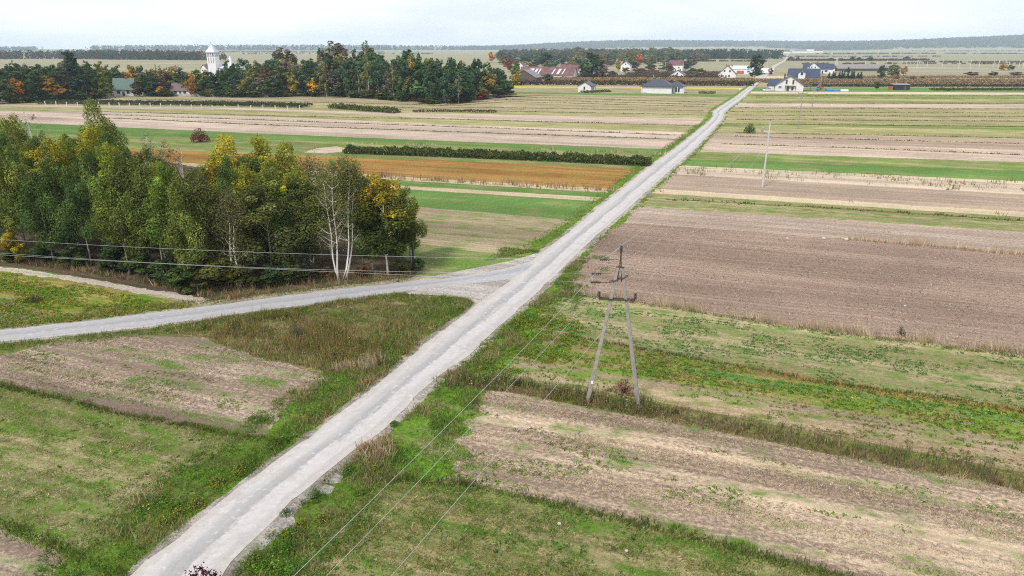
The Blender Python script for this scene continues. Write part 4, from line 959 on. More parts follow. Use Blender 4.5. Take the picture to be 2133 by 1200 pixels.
for k in range(70):
    u = r2.uniform(-60, 640); back = r2.choice([5, 8, 11, 15, 19, 24, 30]) + r2.uniform(-1.5, 1.5)
    if u > 420: back = min(back, 15)
    base = np.interp(u, su, sv_); f = (30 - back) / 30
    top = base + r2.uniform(0, 45) + f * 45
    if u > 260 and u < 430 and back > 12: top += 25
    zone = 'left' if u < 230 else 'middle' if u < 450 else 'right half'
    c = r2.choice([OLV, OLV, MDG, YGR, (.10, .115, .02), (.07, .09, .02)]) if u < 260 else r2.choice([OLV, MDG, (.12, .13, .022), (.08, .095, .025)]) if u < 450 else r2.choice([YGR, OLV, (.14, .14, .02), MDG])
    key = r2.choice(['near_round', 'near_column', 'near_column', 'near_birch'])
    tone = 'yellowish green' if c[0] > .115 else 'green'
    copse(u, back, key, r2.uniform(3.4, 5.4), c, '%s %s massed inside the %s of the copse' % (tone, 'birch' if 'birch' in key else 'aspen', zone), '%s %ss inside the %s of the copse' % (tone, 'birch' if 'birch' in key else 'aspen', zone), top=top, name='birch_tree' if 'birch' in key else 'aspen_tree')
# front row along the left edge
for i, u in enumerate([-30, 15, 62, 112, 150, 190, 238, 300, 345, 410]):
    copse(u, r2.uniform(.6, 3), ['near_round', 'near_round', 'near_column'][i % 3], r2.uniform(3.8, 5.0), r2.choice([MDG, OLV, (.06, .075, .02)]),
          'dark green aspen in the front row at the left of the copse', 'front row aspens of the copse', top=300 + r2.uniform(0, 55))
BW = [(255, 4, 30, (.05, .075, .024)), (225, 2.6, 16, MDG), (300, 3, 18, MDG), (345, 3.2, 10, (.045, .065, .022)), (395, 3.4, -2, MDG), (432, 4.0, 4, (.075, .075, .02)), (470, 3.6, 6, (.085, .082, .02)), (520, 3.0, 2, (.055, .06, .02)), (560, 2.6, 0, DKG), (600, 2.8, 2, (.05, .06, .02)), (640, 2.4, 6, (.045, .05, .02)), (150, 2.8, 8, MDG), (90, 2.8, 6, DKG), (30, 2.8, 6, MDG), (835, 1.8, 2, (.08, .09, .03)), (868, 1.6, 4, (.06, .09, .03)), (755, 1.4, 6, (.16, .07, .025)), (680, 1.6, 6, (.10, .06, .03))]
BL = ['broad dark shrub', 'small green shrub', 'dark shrub', 'dark rounded shrub', 'green shrub']
WHERE = ['under the light green aspen', 'left of the broad dark shrub', 'right of the light green aspen', 'below the middle of the copse', 'where the sandy track ends', 'at the corner of the copse by the road', 'right of the copse corner shrub', 'below the middle birch', 'right of the middle birch foot', 'below the wide olive tree', 'left of the white birch clump', 'in the left front row', 'left of centre on the front row', 'at the far left of the front row', 'beside the trunks of the yellow topped tree', 'at the foot of the green post', 'rusty leaved behind the slender birch', 'reddish behind the birch clump stems']
for i, (u, wd, d_, c) in enumerate(BW):
    x, y = at(u, np.interp(u, fu, fv) - max(0, d_) * .4); 
    tree('shrub', 'near_bush', x, y + .5, wd * .95, wd * 1.1, c, '%s %s' % (BL[i % 5], WHERE[i]), 'shrub')

# --- the big wood behind the fields
WB = [(-40, 217), (0, 216), (60, 213), (130, 208), (200, 206), (300, 200), (460, 201.5), (560, 202), (640, 200), (760, 203.5), (850, 211), (900, 215.5), (940, 215.5), (990, 209), (1060, 197)]
WT = [(-40, 122), (0, 126), (40, 121), (60, 121), (100, 126), (130, 128), (150, 107), (172, 108), (190, 121), (230, 129), (300, 132), (380, 131), (436, 142), (445, 146), (470, 146), (480, 122), (510, 121), (520, 115), (560, 114), (590, 95), (612, 98), (640, 122), (655, 112), (680, 84), (715, 82), (735, 96), (750, 100), (765, 85), (785, 92), (800, 106), (850, 100), (900, 107), (930, 107), (1000, 116), (1040, 128), (1060, 150)]
wbu, wbv = zip(*WB); wtu, wtv = zip(*WT)
def wood(u, back, key, wd, col, label, group=None, top=None, name='broadleaf_tree', vb=None):
    x, y = at(u, np.interp(u, wbu, wbv) if vb is None else vb); y2 = y + back; x2 = xat(u, y2)
    h = max(2.0, zat(np.interp(u, wtu, wtv) if top is None else top, y2))
    return tree(name, key, x2, y2, h, wd, col, label, 'tree', group)
wood(160, 2, 'far_cone', 15, (.026, .045, .030), 'tall dark conifer like tree at the left of the wood', top=105, name='conifer_tree')
wood(108, -3, 'far_round', 10.5, (.24, .14, .022), 'golden brown round tree in front of the left wood', top=156)
wood(658, -2, 'far_round', 7.5, (.45, .25, .015), 'bright orange yellow tree at the front of the tall wood', top=160)
wood(645, 2, 'far_sparse', 5, (.38, .24, .02), 'thin yellow tree behind the bright orange one', top=158)
wood(560, 0, 'far_tall', 8, RST, 'dark rust red tree at the front between the green ones', top=135)
wood(400, -2, 'far_tall', 5, (.30, .15, .02), 'narrow orange and yellow tree beside the small white house', top=152)
wood(335, -3, 'far_round', 3.6, (.36, .21, .02), 'small golden tree standing before the pale wall', top=178)
wood(1002, -3, 'far_round', 5.5, (.22, .04, .035), 'red leaved bush at the right foot of the wood', top=190, name='bush')
wood(700, 22, 'far_round', 17, GBR, 'tallest grey brown bare looking tree in the middle of the wood', top=80)
wood(600, 22, 'far_round', 15, GBR, 'tall grey brown tree left of the tallest', top=92)
wood(768, 14, 'far_sparse', 12, (.05, .075, .03), 'tall green open crowned tree right of the tallest', top=80)
wood(725, 26, 'far_sparse', 9, (.11, .085, .07), 'grey thin tree between the two tallest', top=92)
wood(870, 6, 'far_round', 16, (.024, .05, .026), 'large dark green dome shaped tree at the right of the wood', top=125)
wood(855, 26, 'far_round', 13, (.03, .06, .024), 'round green crown peeping over the right of the wood', top=98)
wood(960, 0, 'far_round', 12, (.04, .072, .03), 'mid green tree with conical outline at the right end of the wood', top=143)
wood(955, -6, 'far_birch', 5, (.13, .15, .07), 'pale grey green slim tree in front of the right end', top=155, name='birch_tree')
wood(1040, 0, 'far_tall', 8, (.03, .055, .028), 'dark green tree at the very right end of the wood', top=140)
wood(1076, 16, 'far_round', 6.5, (.26, .20, .016), 'round yellow tree standing alone right of the wood', top=147, vb=181)
wood(770, -3, 'far_birch', 6, PGR, 'birch with a long white trunk before the dark trees', top=115, name='birch_tree')
wood(858, 1, 'far_birch', 6, (.22, .17, .04), 'yellowing birch left of the dark dome shaped tree', top=112, name='birch_tree')
wood(680, -1, 'far_birch', 6.5, (.16, .15, .045), 'pale birch right of the bright orange tree', top=125, name='birch_tree')
wood(612, 1, 'far_birch', 7, (.12, .13, .05), 'pale green birch left of the bright orange tree', top=118, name='birch_tree')
wood(530, 1, 'far_round', 7.5, (.16, .15, .04), 'mottled yellow green tree left of the rust red tree', top=138)
wood(835, -2, 'far_round', 4.5, (.04, .06, .022), 'dark small tree at the front of the wood centre', top=165)
r3 = random.Random(9)
def zone_of(u): return 'left wood by the shrub rows' if u < 200 else 'wood behind the pale wall' if u < 440 else 'wood beside the church' if u < 640 else 'tall middle wood' if u < 830 else 'right end of the wood'
PAL = {0: [(DKG, 'dark green', 5), ((.045, .06, .028), 'dull green', 4), (ORG, 'orange', .35), ((.15, .115, .03), 'golden brown', .8), (GBR, 'grey brown', 1), (DRD, 'dark purple', .5)],
       1: [((.04, .06, .025), 'dark green', 5), (OLV, 'olive', 4), (ORG, 'orange', .6), ((.20, .16, .03), 'yellow', 1.2), (RST, 'rust brown', .5), (GBR, 'grey brown', 1.5), (DRD, 'dark purple', .7)],
       2: [(BGR, 'dark green', 5), ((.055, .08, .035), 'mid green', 3), (OLV, 'olive', 2), (DRD, 'dark purple', .4), (GBR, 'grey brown', 1.2), ((.22, .18, .035), 'yellow', 1)],
       3: [(BGR, 'dark green', 5), ((.05, .08, .03), 'mid green', 3), (PGR, 'pale green', 2), (GBR, 'grey brown', 1.5), ((.11, .11, .035), 'olive', 2)],
       4: [((.034, .064, .03), 'dark green', 7), ((.052, .090, .032), 'mid green', 4), ((.10, .11, .035), 'olive', 1.5), ((.13, .10, .03), 'golden brown', .3)]}
for row, (back, step, lo, hi) in enumerate([(0, 17, 25, 60), (9, 16, 12, 38), (20, 18, 3, 24), (36, 22, -2, 12)]):
    u = -36 + row * 5.0
    while u < 1056:
        z = 0 if u < 200 else 1 if u < 440 else 2 if u < 640 else 3 if u < 830 else 4
        low = 436 < u < 474
        if not (row < 2 and 226 < u < 296) and not (row < 1 and 352 < u < 420) and not (low and row > 1):
            cs = PAL[z]; c, nm, _ = r3.choices(cs, [q[2] for q in cs])[0]
            key = r3.choice(['far_round', 'far_round', 'far_tall', 'far_tall', 'far_sparse'] if z != 4 else ['far_round', 'far_tall'])
            if z == 3 and r3.random() < .15: key = 'far_birch'
            top = np.interp(u, wtu, wtv) + r3.uniform(lo, hi) * (1 if z in (2, 3, 4) else .75)
            if low: top = max(top, 150)
            Y = at(u, np.interp(u, wbu, wbv))[1]
            wd = r3.uniform(26, 46) * mpp(Y)
            sfx = 'birch' if key == 'far_birch' else 'tree'
            wood(u + r3.uniform(-4, 4), back + r3.uniform(-3, 3), key, wd, c, '%s %s massed in the %s' % (nm, sfx, zone_of(u)), '%s %ss in the %s' % (nm, sfx, zone_of(u)), top=top, name='birch_tree' if sfx == 'birch' else 'far_broadleaf_tree' if key in ('far_tall', 'far_sparse') else 'broadleaf_tree')  # the tall and sparse crowns are broadleaf trees as well
        u += step * r3.uniform(.8, 1.2)
wood(291, -2, 'far_round', 7, (.06, .05, .028), 'brownish dark tree at the right corner of the green roofed house', top=166)
wood(446, 8, 'far_round', 6, DKG, 'dark green tree right under the church tower', top=147)
wood(484, 10, 'far_tall', 8, DKG, 'tall dark green tree hiding the church nave', top=121)
wood(473, 6, 'far_round', 6, MDG, 'green tree low beside the church turret', top=137)
wood(463, 12, 'far_round', 6, BGR, 'blue green tree at the right foot of the church tower', top=143)
wood(432, 10, 'far_round', 6, OLV, 'olive tree at the left foot of the church tower', top=150)
# low bushes at the wood's foot
for i in range(70):
    u = r3.uniform(-30, 1055)
    if 228 < u < 296 or 355 < u < 410: continue
    c, nm = r3.choice([(DKG, 'dark green'), (DKG, 'dark green'), (MDG, 'green'), (MDG, 'green'), ((.07, .05, .03), 'brown'), (OLV, 'olive')])
    wood(u, -3, 'bush', r3.uniform(4.5, 8), c, '%s bush at the foot of the %s' % (nm, zone_of(u)), '%s bushes at the foot of the %s' % (nm, zone_of(u)), top=np.interp(u, wbu, wbv) - r3.uniform(11, 22), name='bush')

# --- village trees and single trees
def single(name, key, u, vb, top, wpx, col, label, group=None, cat='tree'):
    x, y = at(u, vb); tree(name, key, x, y, zat(top, y), wpx * mpp(y), col, label, cat, group)
single('broadleaf_tree', 'far_round', 1228, 165, 103, 44, (.035, .062, .026), 'big dark green tree among the farm buildings')
single('broadleaf_tree', 'far_tall', 1250, 165, 112, 26, (.11, .085, .055), 'brownish tree touching the big dark green one')
single('broadleaf_tree', 'far_round', 1137, 143, 107, 38, (.022, .05, .026), 'round very dark green tree behind the red barn')
single('broadleaf_tree', 'far_tall', 1572, 166, 110, 36, (.028, .052, .032), 'tall dark tree standing alone beside the road')
single('broadleaf_tree', 'far_round', 1072, 160, 126, 22, (.08, .11, .022), 'light green round tree near the grey shed')
single('broadleaf_tree', 'far_round', 1100, 160, 128, 26, (.16, .10, .03), 'brown leaved tree behind the grey shed')
single('broadleaf_tree', 'far_round', 1142, 172, 152, 20, (.055, .07, .04), 'grey green tree in front of the red barn')
single('broadleaf_tree', 'far_round', 1307, 148, 103, 22, (.13, .14, .06), 'pale yellow green tree right of the big dark tree')
single('broadleaf_tree', 'far_round', 1330, 138, 110, 17, (.35, .12, .03), 'orange red tree behind the village gardens')
single('broadleaf_tree', 'far_round', 1024, 130, 106, 17, (.40, .16, .02), 'round orange tree over the right end of the wood')
single('broadleaf_tree', 'far_round', 1060, 150, 119, 24, (.19, .06, .035), 'dark red tree left of the light green round tree')
single('broadleaf_tree', 'far_round', 1287, 148, 123, 14, (.3, .22, .03), 'small yellow tree by the thin village pole')
single('broadleaf_tree', 'far_round', 1395, 151, 131, 18, (.12, .06, .04), 'dark reddish tree before the far white house')
single('broadleaf_tree', 'far_round', 1460, 157, 141, 24, (.16, .14, .05), 'yellowish tree left of the white gabled house')
single('broadleaf_tree', 'far_tall', 1834, 165, 134, 20, (.035, .065, .03), 'dark green tree at the left of the garden trees on the right')
single('broadleaf_tree', 'far_round', 1860, 162, 133, 30, (.12, .13, .045), 'light olive tree in the garden trees on the right')
single('broadleaf_tree', 'far_round', 1882, 157, 136, 13, (.32, .16, .03), 'orange tinted tree at the right of the garden trees')
single('bush', 'bush', 1866, 167, 151, 14, (.26, .14, .03), 'orange brown bush before the garden trees', cat='bush')
single('bush', 'bush', 1826, 186, 167, 13, (.09, .10, .03), 'rounded olive bush left of the black shed', cat='bush')
single('broadleaf_tree', 'far_round', 2089, 147, 133, 19, (.36, .24, .03), 'yellow round tree far at the right edge')
single('broadleaf_tree', 'far_round', 2104, 147, 134, 15, (.06, .085, .035), 'green round tree beside the far yellow one')
single('bush', 'bush', 2068, 159, 147, 18, (.05, .06, .035), 'dark bush in the dry grass at right', cat='bush')
single('bush', 'bush', 2022, 158, 148, 30, (.14, .08, .05), 'reddish brown thicket in the dry grass at right', cat='bush')
single('bush', 'bush', 2115, 158, 148, 30, (.10, .09, .06), 'grey brown thicket at the right edge', cat='bush')
single('bush', 'bush', 1900, 166, 158, 14, (.13, .08, .04), 'brown bush right of the orange one', cat='bush')
single('bush', 'bush', 1922, 166, 157, 9, (.16, .09, .03), 'small rusty bush by the corn', cat='bush')
single('bush', 'bush', 1974, 189, 183, 14, (.09, .12, .035), 'low green bush right of the black shed', cat='bush')
single('broadleaf_tree', 'far_cone', 1766, 150, 139, 12, (.03, .05, .04), 'dark conifer right of the white blue roofed house')
single('bush', 'bush', 1604, 157, 138, 11, (.14, .075, .04), 'brownish bush beside the white trailer', cat='bush')
r4 = random.Random(21)
for i, u in enumerate(np.linspace(1727, 1790, 11)):
    single('garden_conifer', 'far_cone', u + r4.uniform(-2, 2), 168, 146 + r4.uniform(-1, 6), 11, (.018, .036, .024), 'black green conifer in the dense hedge right of the dark roofed house', 'conifers of the dense hedge', 'tree')
for i in range(96):                      # trees that stand about the village
    u = r4.uniform(1040, 1470); vb = r4.choice([119, 121, 123, 126, 129, 134, 140, 146]) + r4.uniform(-1, 2)
    top = vb - r4.uniform(14, 25) 
    top = max(top, 102 - (6 if u < 1400 else 0))
    if 1160 < u < 1420 and vb > 138 and r4.random() < .5: continue
    c, nm = r4.choice([(BGR, 'dark green'), ((.06, .085, .045), 'mid green'), ((.06, .085, .045), 'mid green'), (PGR, 'pale green'), (GBR, 'grey brown'), ((.11, .085, .055), 'dull brown'), ((.18, .13, .04), 'golden')])
    zn = 'left of the big farm tree' if u < 1200 else 'behind the village gardens' if u < 1340 else 'at the right of the village'
    single('broadleaf_tree', r4.choice(['far_round', 'far_round', 'far_tall']), u, vb, top, r4.uniform(17, 32), c, '%s tree %s' % (nm, zn), '%s trees %s' % (nm, zn))
for i in range(70):
    u = r4.uniform(1045, 1430); vb = r4.uniform(122, 139); top = max(104, vb - r4.uniform(15, 24))
    if 1280 < u < 1320 and vb > 130 or 1395 < u < 1425 and vb > 130: continue
    c, nm = r4.choice([(BGR, 'dark green'), ((.055, .08, .05), 'blue green'), ((.06, .085, .045), 'mid green'), (PGR, 'pale green'), (GBR, 'grey brown')])
    single('far_broadleaf_tree', 'far_tall', u, vb, top, r4.uniform(20, 32), c, '%s tree in the thick growth behind the farm and gardens' % nm, '%s trees behind the farm and gardens' % nm)  # more broadleaf trees, crowns about as wide as they are tall
for i in range(30):                      # garden bushes along the village edge
    u = r4.uniform(1160, 1500); vb = r4.uniform(150, 163)
    if 1400 < u < 1430: continue
    c, nm = r4.choice([((.13, .085, .065), 'grey brown'), ((.10, .075, .055), 'brown'), ((.06, .075, .035), 'green'), ((.17, .09, .05), 'rusty')])
    single('bush', 'bush', u, vb, vb - r4.uniform(8, 14), r4.uniform(14, 30), c, '%s garden bush along the village edge' % nm, '%s garden bushes along the village edge' % nm, 'bush')
for i, (u, vb, tp, wp) in enumerate([(1646, 126, 116, 14), (1662, 126, 117, 10), (1775, 127, 116, 12), (1788, 127, 117, 12), (1812, 127, 117, 14), (1888, 126, 116, 15), (1730, 127, 119, 14), (1752, 127, 120, 14), (1850, 126, 121, 12)]):
    single('broadleaf_tree', 'bush', u, vb, tp, wp, r4.choice([(.06, .08, .05), (.045, .065, .05), (.09, .085, .06)]), 'small tree far out on the plain beyond the houses', 'small trees far out on the plain')

# --- masses far off
def mass(name, pts, depth, h, sp, leaf, nper, cols, label, world=False, hill=None):
    Q = np.array(pts, float) if world else atv(pts)
    s = np.concatenate([[0], np.cumsum(np.linalg.norm(np.diff(Q, axis=0), axis=1))]); n_ = int(s[-1] / sp * max(1, depth / sp * .8))
    t = rng.uniform(0, s[-1], n_); P = np.stack([np.interp(t, s, Q[:, 0]), np.interp(t, s, Q[:, 1])], 1); P[:, 1] += rng.uniform(0, depth, n_)
    hh = np.interp(t, s, np.broadcast_to(h, (len(Q),))) * rng.uniform(.75, 1.08, n_)
    z0 = hill(P) if hill else np.zeros(n_)
    m = n_ * nper; C = np.empty((m, 3)); d = rng.normal(0, 1, (m, 3)); d /= np.linalg.norm(d, axis=1)[:, None]
    H = np.repeat(hh, nper); C[:, :2] = np.repeat(P, nper, 0) + d[:, :2] * (sp * .55); C[:, 2] = np.repeat(z0, nper) + H * (.5 + .46 * d[:, 2])
    V = quads(C, d + np.array([0, 0, .4]) + rng.normal(0, .5, (m, 3)), leaf * rng.uniform(.7, 1.3, m))
    cc = np.repeat(pick(cols, n_, .16), nper, 0) * rng.uniform(.8, 1.2, (m, 1))
    me = mesh_np(name, V, np.arange(4 * m).reshape(-1, 4), np.repeat(cc, 4, 0)); return stuff(link(name, me, None, M_GRASS), label, 'wood')
FC = [(.05, .075, .04), (.06, .08, .04), (.045, .065, .035), (.08, .08, .045)]
mass('tree_belt', [(-60, 124), (100, 123), (250, 124.5), (440, 126)], 60, [17, 17, 18, 15], 7, 3.2, 26, FC + [(.14, .06, .04)], 'belt of mixed trees crossing the plain behind the left wood')
mass('tree_belt', [(1395, 122), (1500, 123.5), (1640, 123.5)], 90, [17, 19, 18], 7, 3.2, 26, [(.045, .07, .045), (.055, .08, .045)], 'dark straight edged wood beyond the village at the road')
mass('tree_belt', [(1040, 120), (1200, 119), (1420, 119)], 120, [17, 19, 18], 8, 3.6, 22, FC + [(.13, .08, .05), (.2, .1, .04)], 'belt of mixed trees behind the village')
mass('far_forest', [(-80, 106), (66, 105.6)], 120, 27, 12, 8, 9, FC, 'bluish wood on the horizon at the far left')
mass('far_forest', [(180, 105.5), (400, 105.3), (700, 105), (850, 104.6), (1110, 104.2)], 150, [34, 38, 40, 36, 32], 13, 9, 8, FC, 'long bluish forest on the horizon behind the church')
TL = [(.11, .11, .075), (.13, .115, .08), (.10, .105, .07), (.15, .11, .09)]
for i, (pts, h_) in enumerate([([(1500, 118), (1800, 118.5), (1960, 118)], 2.5), ([(1700, 113), (1950, 112), (2200, 113)], 4), ([(1930, 130), (2040, 131), (2200, 130)], 2.2), ([(1660, 134), (1900, 133), (2133, 134)], 1.6), ([(60, 114), (300, 113), (430, 115)], 5),
        ([(200, 109), (500, 109), (800, 109.5)], 6), ([(500, 113), (700, 112), (900, 113)], 5), ([(1900, 107), (2150, 107)], 6), ([(1440, 128), (1600, 128.5)], 2.2), ([(0, 112), (110, 112)], 6)]):
    mass('tree_line', pts, 6 + 8 * (i % 3), h_, 6, 3.0, 10, TL, ['thin scrub line', 'thin hedge line', 'dark hedge line', 'low hedge line', 'far tree line', 'hazy tree line', 'hazy hedge line', 'last tree line', 'short hedge line', 'short tree line'][i] + ' crossing the far plain')
def bump_hill(x, y, cx, cy, rx, ry, h): return h * np.exp(-((x - cx) / rx) ** 2 - ((y - cy) / ry) ** 2)
def hills(P):
    x, y = P[:, 0], P[:, 1]
    return (bump_hill(x, y, 2200, 6500, 1500, 650, 44) + bump_hill(x, y, 900, 6700, 900, 600, 36) + bump_hill(x, y, 4300, 5600, 1700, 700, 70) + bump_hill(x, y, 3000, 5000, 900, 500, 20)
            + bump_hill(x, y, 6200, 5400, 1800, 800, 90)) * np.clip((y - 3900) / 900, 0, 1)
gx, gy = np.meshgrid(np.linspace(-900, 7700, 90), np.linspace(3600, 8250, 50)); PH = np.stack([gx.ravel(), gy.ravel()], 1); zh = hills(PH) - .6
idx = np.arange(90 * 50).reshape(50, 90); Fh = np.stack([idx[:-1, :-1], idx[:-1, 1:], idx[1:, 1:], idx[1:, :-1]], -1).reshape(-1, 4)
struct(link('hills', mesh_np('hills', np.column_stack([PH, zh]), Fh, smooth=True), None, MAT['far']))
HF = [(.05, .08, .035), (.06, .09, .035), (.10, .10, .035), (.14, .09, .04), (.05, .07, .03)]
mass('far_forest', [(-400, 5600), (900, 5900), (2200, 5800), (3000, 5500)], 1000, 24, 26, 17, 9, HF, 'wooded blue ridge on the horizon above the village', True, hills)
mass('far_forest', [(1950, 4500), (2700, 4700), (3400, 4600), (4400, 4550), (7000, 4700)], 1100, [14, 20, 24, 26, 26], 25, 16, 9, HF, 'wooded hills rising along the horizon at the right', True, hills)

# --- hedges, corn, shrub rows
def hedge(name, Q, wd, h, dens, leaf, cols, label, spiky=.25):
    s = np.concatenate([[0], np.cumsum(np.linalg.norm(np.diff(Q, axis=0), axis=1))]); n_ = int(s[-1] * wd * dens)
    t = rng.uniform(0, s[-1], n_); P = np.stack([np.interp(t, s, Q[:, 0]), np.interp(t, s, Q[:, 1])], 1)
    d = np.gradient(Q, axis=0); d /= np.linalg.norm(d, axis=1)[:, None]; nx = np.stack([np.interp(t, s, -d[:, 1]), np.interp(t, s, d[:, 0])], 1)
    off = rng.uniform(-1, 1, n_); P = P + nx * (off * wd / 2)[:, None]
    hh = h * (1 - .35 * np.abs(off) ** 3) * (1 - spiky + 2 * spiky * fbm(P[:, 0] * .9, P[:, 1] * .9, 71))
    z = hh * rng.random(n_) ** .6
    C = np.column_stack([P, z]); V = quads(C, rng.normal(0, 1, (n_, 3)) + np.array([0, 0, .3]), leaf * rng.uniform(.6, 1.4, n_))
    cc = pick(cols, n_, .28); me = mesh_np(name, V, np.arange(4 * n_).reshape(-1, 4), np.repeat(cc, 4, 0)); return stuff(link(name, me, None, M_GRASS), label, 'hedge')
HQ = res((atv([(722, 318), (900, 324), (1100, 332), (1355, 344)])), 60)
hedge('currant_hedge', HQ, 4.4, 1.5, 70, .34, [(.075, .10, .03), (.10, .125, .035), (.13, .135, .045), (.055, .075, .025)], 'long dark green hedge of bushes behind the rust coloured field', .55)
hedge('shrub_row', res(atv([(90, 215), (300, 217), (500, 219.5), (640, 223)]), 60), 10, 1.3, 6, .7, [(.07, .08, .04), (.09, .09, .05), (.055, .07, .035)], 'grey green vineyard like shrub rows behind the line of posts', .4)
hedge('shrub_row', res(atv([(690, 225), (760, 231), (829, 236)]), 30), 4, 1.7, 16, .6, [(.08, .115, .035), (.12, .13, .045)], 'line of low green bushes continuing the shrub rows', .6)
hedge('weed_bank', res(atv([(860, 234), (930, 233), (1035, 235)]), 30), 2.5, .9, 14, .45, [(.12, .085, .05), (.09, .085, .04)], 'brown weedy bank right of the shrub rows', .5)
CORN = [(.30, .205, .105), (.36, .26, .14), (.25, .17, .09), (.2, .15, .07)]
hedge('corn_field', res(atv([(1590, 172.5), (1850, 173), (2200, 173)]), 40), 34, 2.3, 3.2, .9, CORN, 'brown ripe corn behind the white houses at right', .15)
hedge('corn_field', res(atv([(1150, 168.5), (1350, 169.5), (1575, 170.5)]), 40), 34, 2.3, 2.6, .9, CORN, 'brown ripe corn field between the barns and the road', .15)
hedge('orchard_row', res(atv([(1060, 177), (1250, 177.5), (1420, 178), (1570, 179)]), 60), 7, 2.6, 8, .8, [(.12, .09, .05), (.16, .085, .05), (.07, .075, .035), (.05, .06, .03)], 'brown hedge row behind the yellow strip', .5)
hedge('orchard_row', res(atv([(1600, 180.5), (1800, 180.5), (2200, 180.5)]), 60), 6, 1.3, 8, .7, [(.045, .06, .03), (.07, .085, .03)], 'dark green hedge row in front of the corn at right', .4)
hedge('garden_hedge', res(atv([(1940, 188), (2040, 188), (2200, 188)]), 30), 6, 1.2, 8, .7, [(.10, .11, .035), (.08, .10, .03), (.15, .12, .05)], 'low weedy growth at the right edge beyond the fields', .6)
hedge('weed_heap', res(atv([(1210, 193.5), (1250, 192.5), (1270, 191.5)]), 10), 4, 1.1, 14, .5, [(.09, .11, .035), (.12, .12, .04)], 'weedy heap before the small white house', .5)
hedge('weed_heap', res(atv([(1455, 195), (1490, 195.5)]), 10), 4, 1.2, 14, .5, [(.13, .13, .05), (.2, .17, .09)], 'weedy earth heap right of the hip roofed house', .5)
hedge('dry_thicket', res(atv([(1700, 163), (1900, 163), (2180, 162.5)]), 40), 20, 1.6, 2.2, .9, [(.33, .25, .14), (.25, .18, .1), (.2, .15, .09)], 'tan dry reeds beyond the corn at the right', .4)
hedge('village_scrub', res(atv([(1065, 166), (1200, 164.5), (1500, 163)]), 40), 16, 2.6, 2.6, 1.1, [(.11, .085, .07), (.09, .07, .055), (.14, .09, .06), (.07, .075, .04)], 'grey brown scrub along the village gardens', .6)
hedge('village_scrub', res(atv([(1320, 157), (1420, 155), (1500, 156)]), 40), 30, 2.4, 1.6, 1.1, [(.13, .10, .08), (.11, .085, .065), (.15, .11, .08), (.08, .085, .045)], 'grey brown brambles between the village houses', .6)
hedge('bramble_line', res(atv([(1640, 127), (1800, 127), (1930, 126)]), 40), 14, 3.0, 1.2, 1.8, [(.10, .055, .05), (.12, .07, .06)], 'purplish scrub line far out on the plain', .6)

# ------------------------------------------------------------ leafy clumps and small plants near the camera
def clump(name, u, v, r, h, n, leaf, cols, label, cat='weed', flower=None):
    x, y = at(u, v); rr = np.random.default_rng(int(u * 7 + v)); 
    a = rr.uniform(0, 6.28, n); q = np.sqrt(rr.random(n)); C = np.column_stack([np.cos(a) * q * r, np.sin(a) * q * r, h * (1.02 - q ** 2 * .75) * rr.uniform(.25, 1.05, n)])
    C[0] = (0, 0, .05)
    V = quads(C, np.column_stack([np.cos(a) * q, np.sin(a) * q, np.full(n, .6)]) + rr.normal(0, .5, (n, 3)), leaf * rr.uniform(.6, 1.4, n))
    c = np.array(cols)[rr.integers(0, len(cols), n)] * rr.lognormal(0, .25, (n, 1))
    ns = min(60, n); tw = .012 + .01 * r; st_ = np.zeros((ns, 4, 3)); st_[:, 0, 0] = -tw; st_[:, 1, 0] = tw; st_[:, 2] = C[-ns:] + [.004, 0, 0]; st_[:, 3] = C[-ns:] - [.004, 0, 0]
    V = np.vstack([V, st_.reshape(-1, 3)]); c = np.vstack([c, np.full((ns, 3), .07)]); n = n + ns
    me = mesh_np(name, V, np.arange(4 * n).reshape(-1, 4), np.repeat(c, 4, 0)); o = link(name, me, None, M_GRASS); o.location = (x, y, 0)
    return tag(o, label, cat)
YG = [(.20, .24, .025), (.14, .20, .025), (.28, .27, .03)]; GG = [(.08, .18, .03), (.11, .21, .03), (.06, .14, .025)]
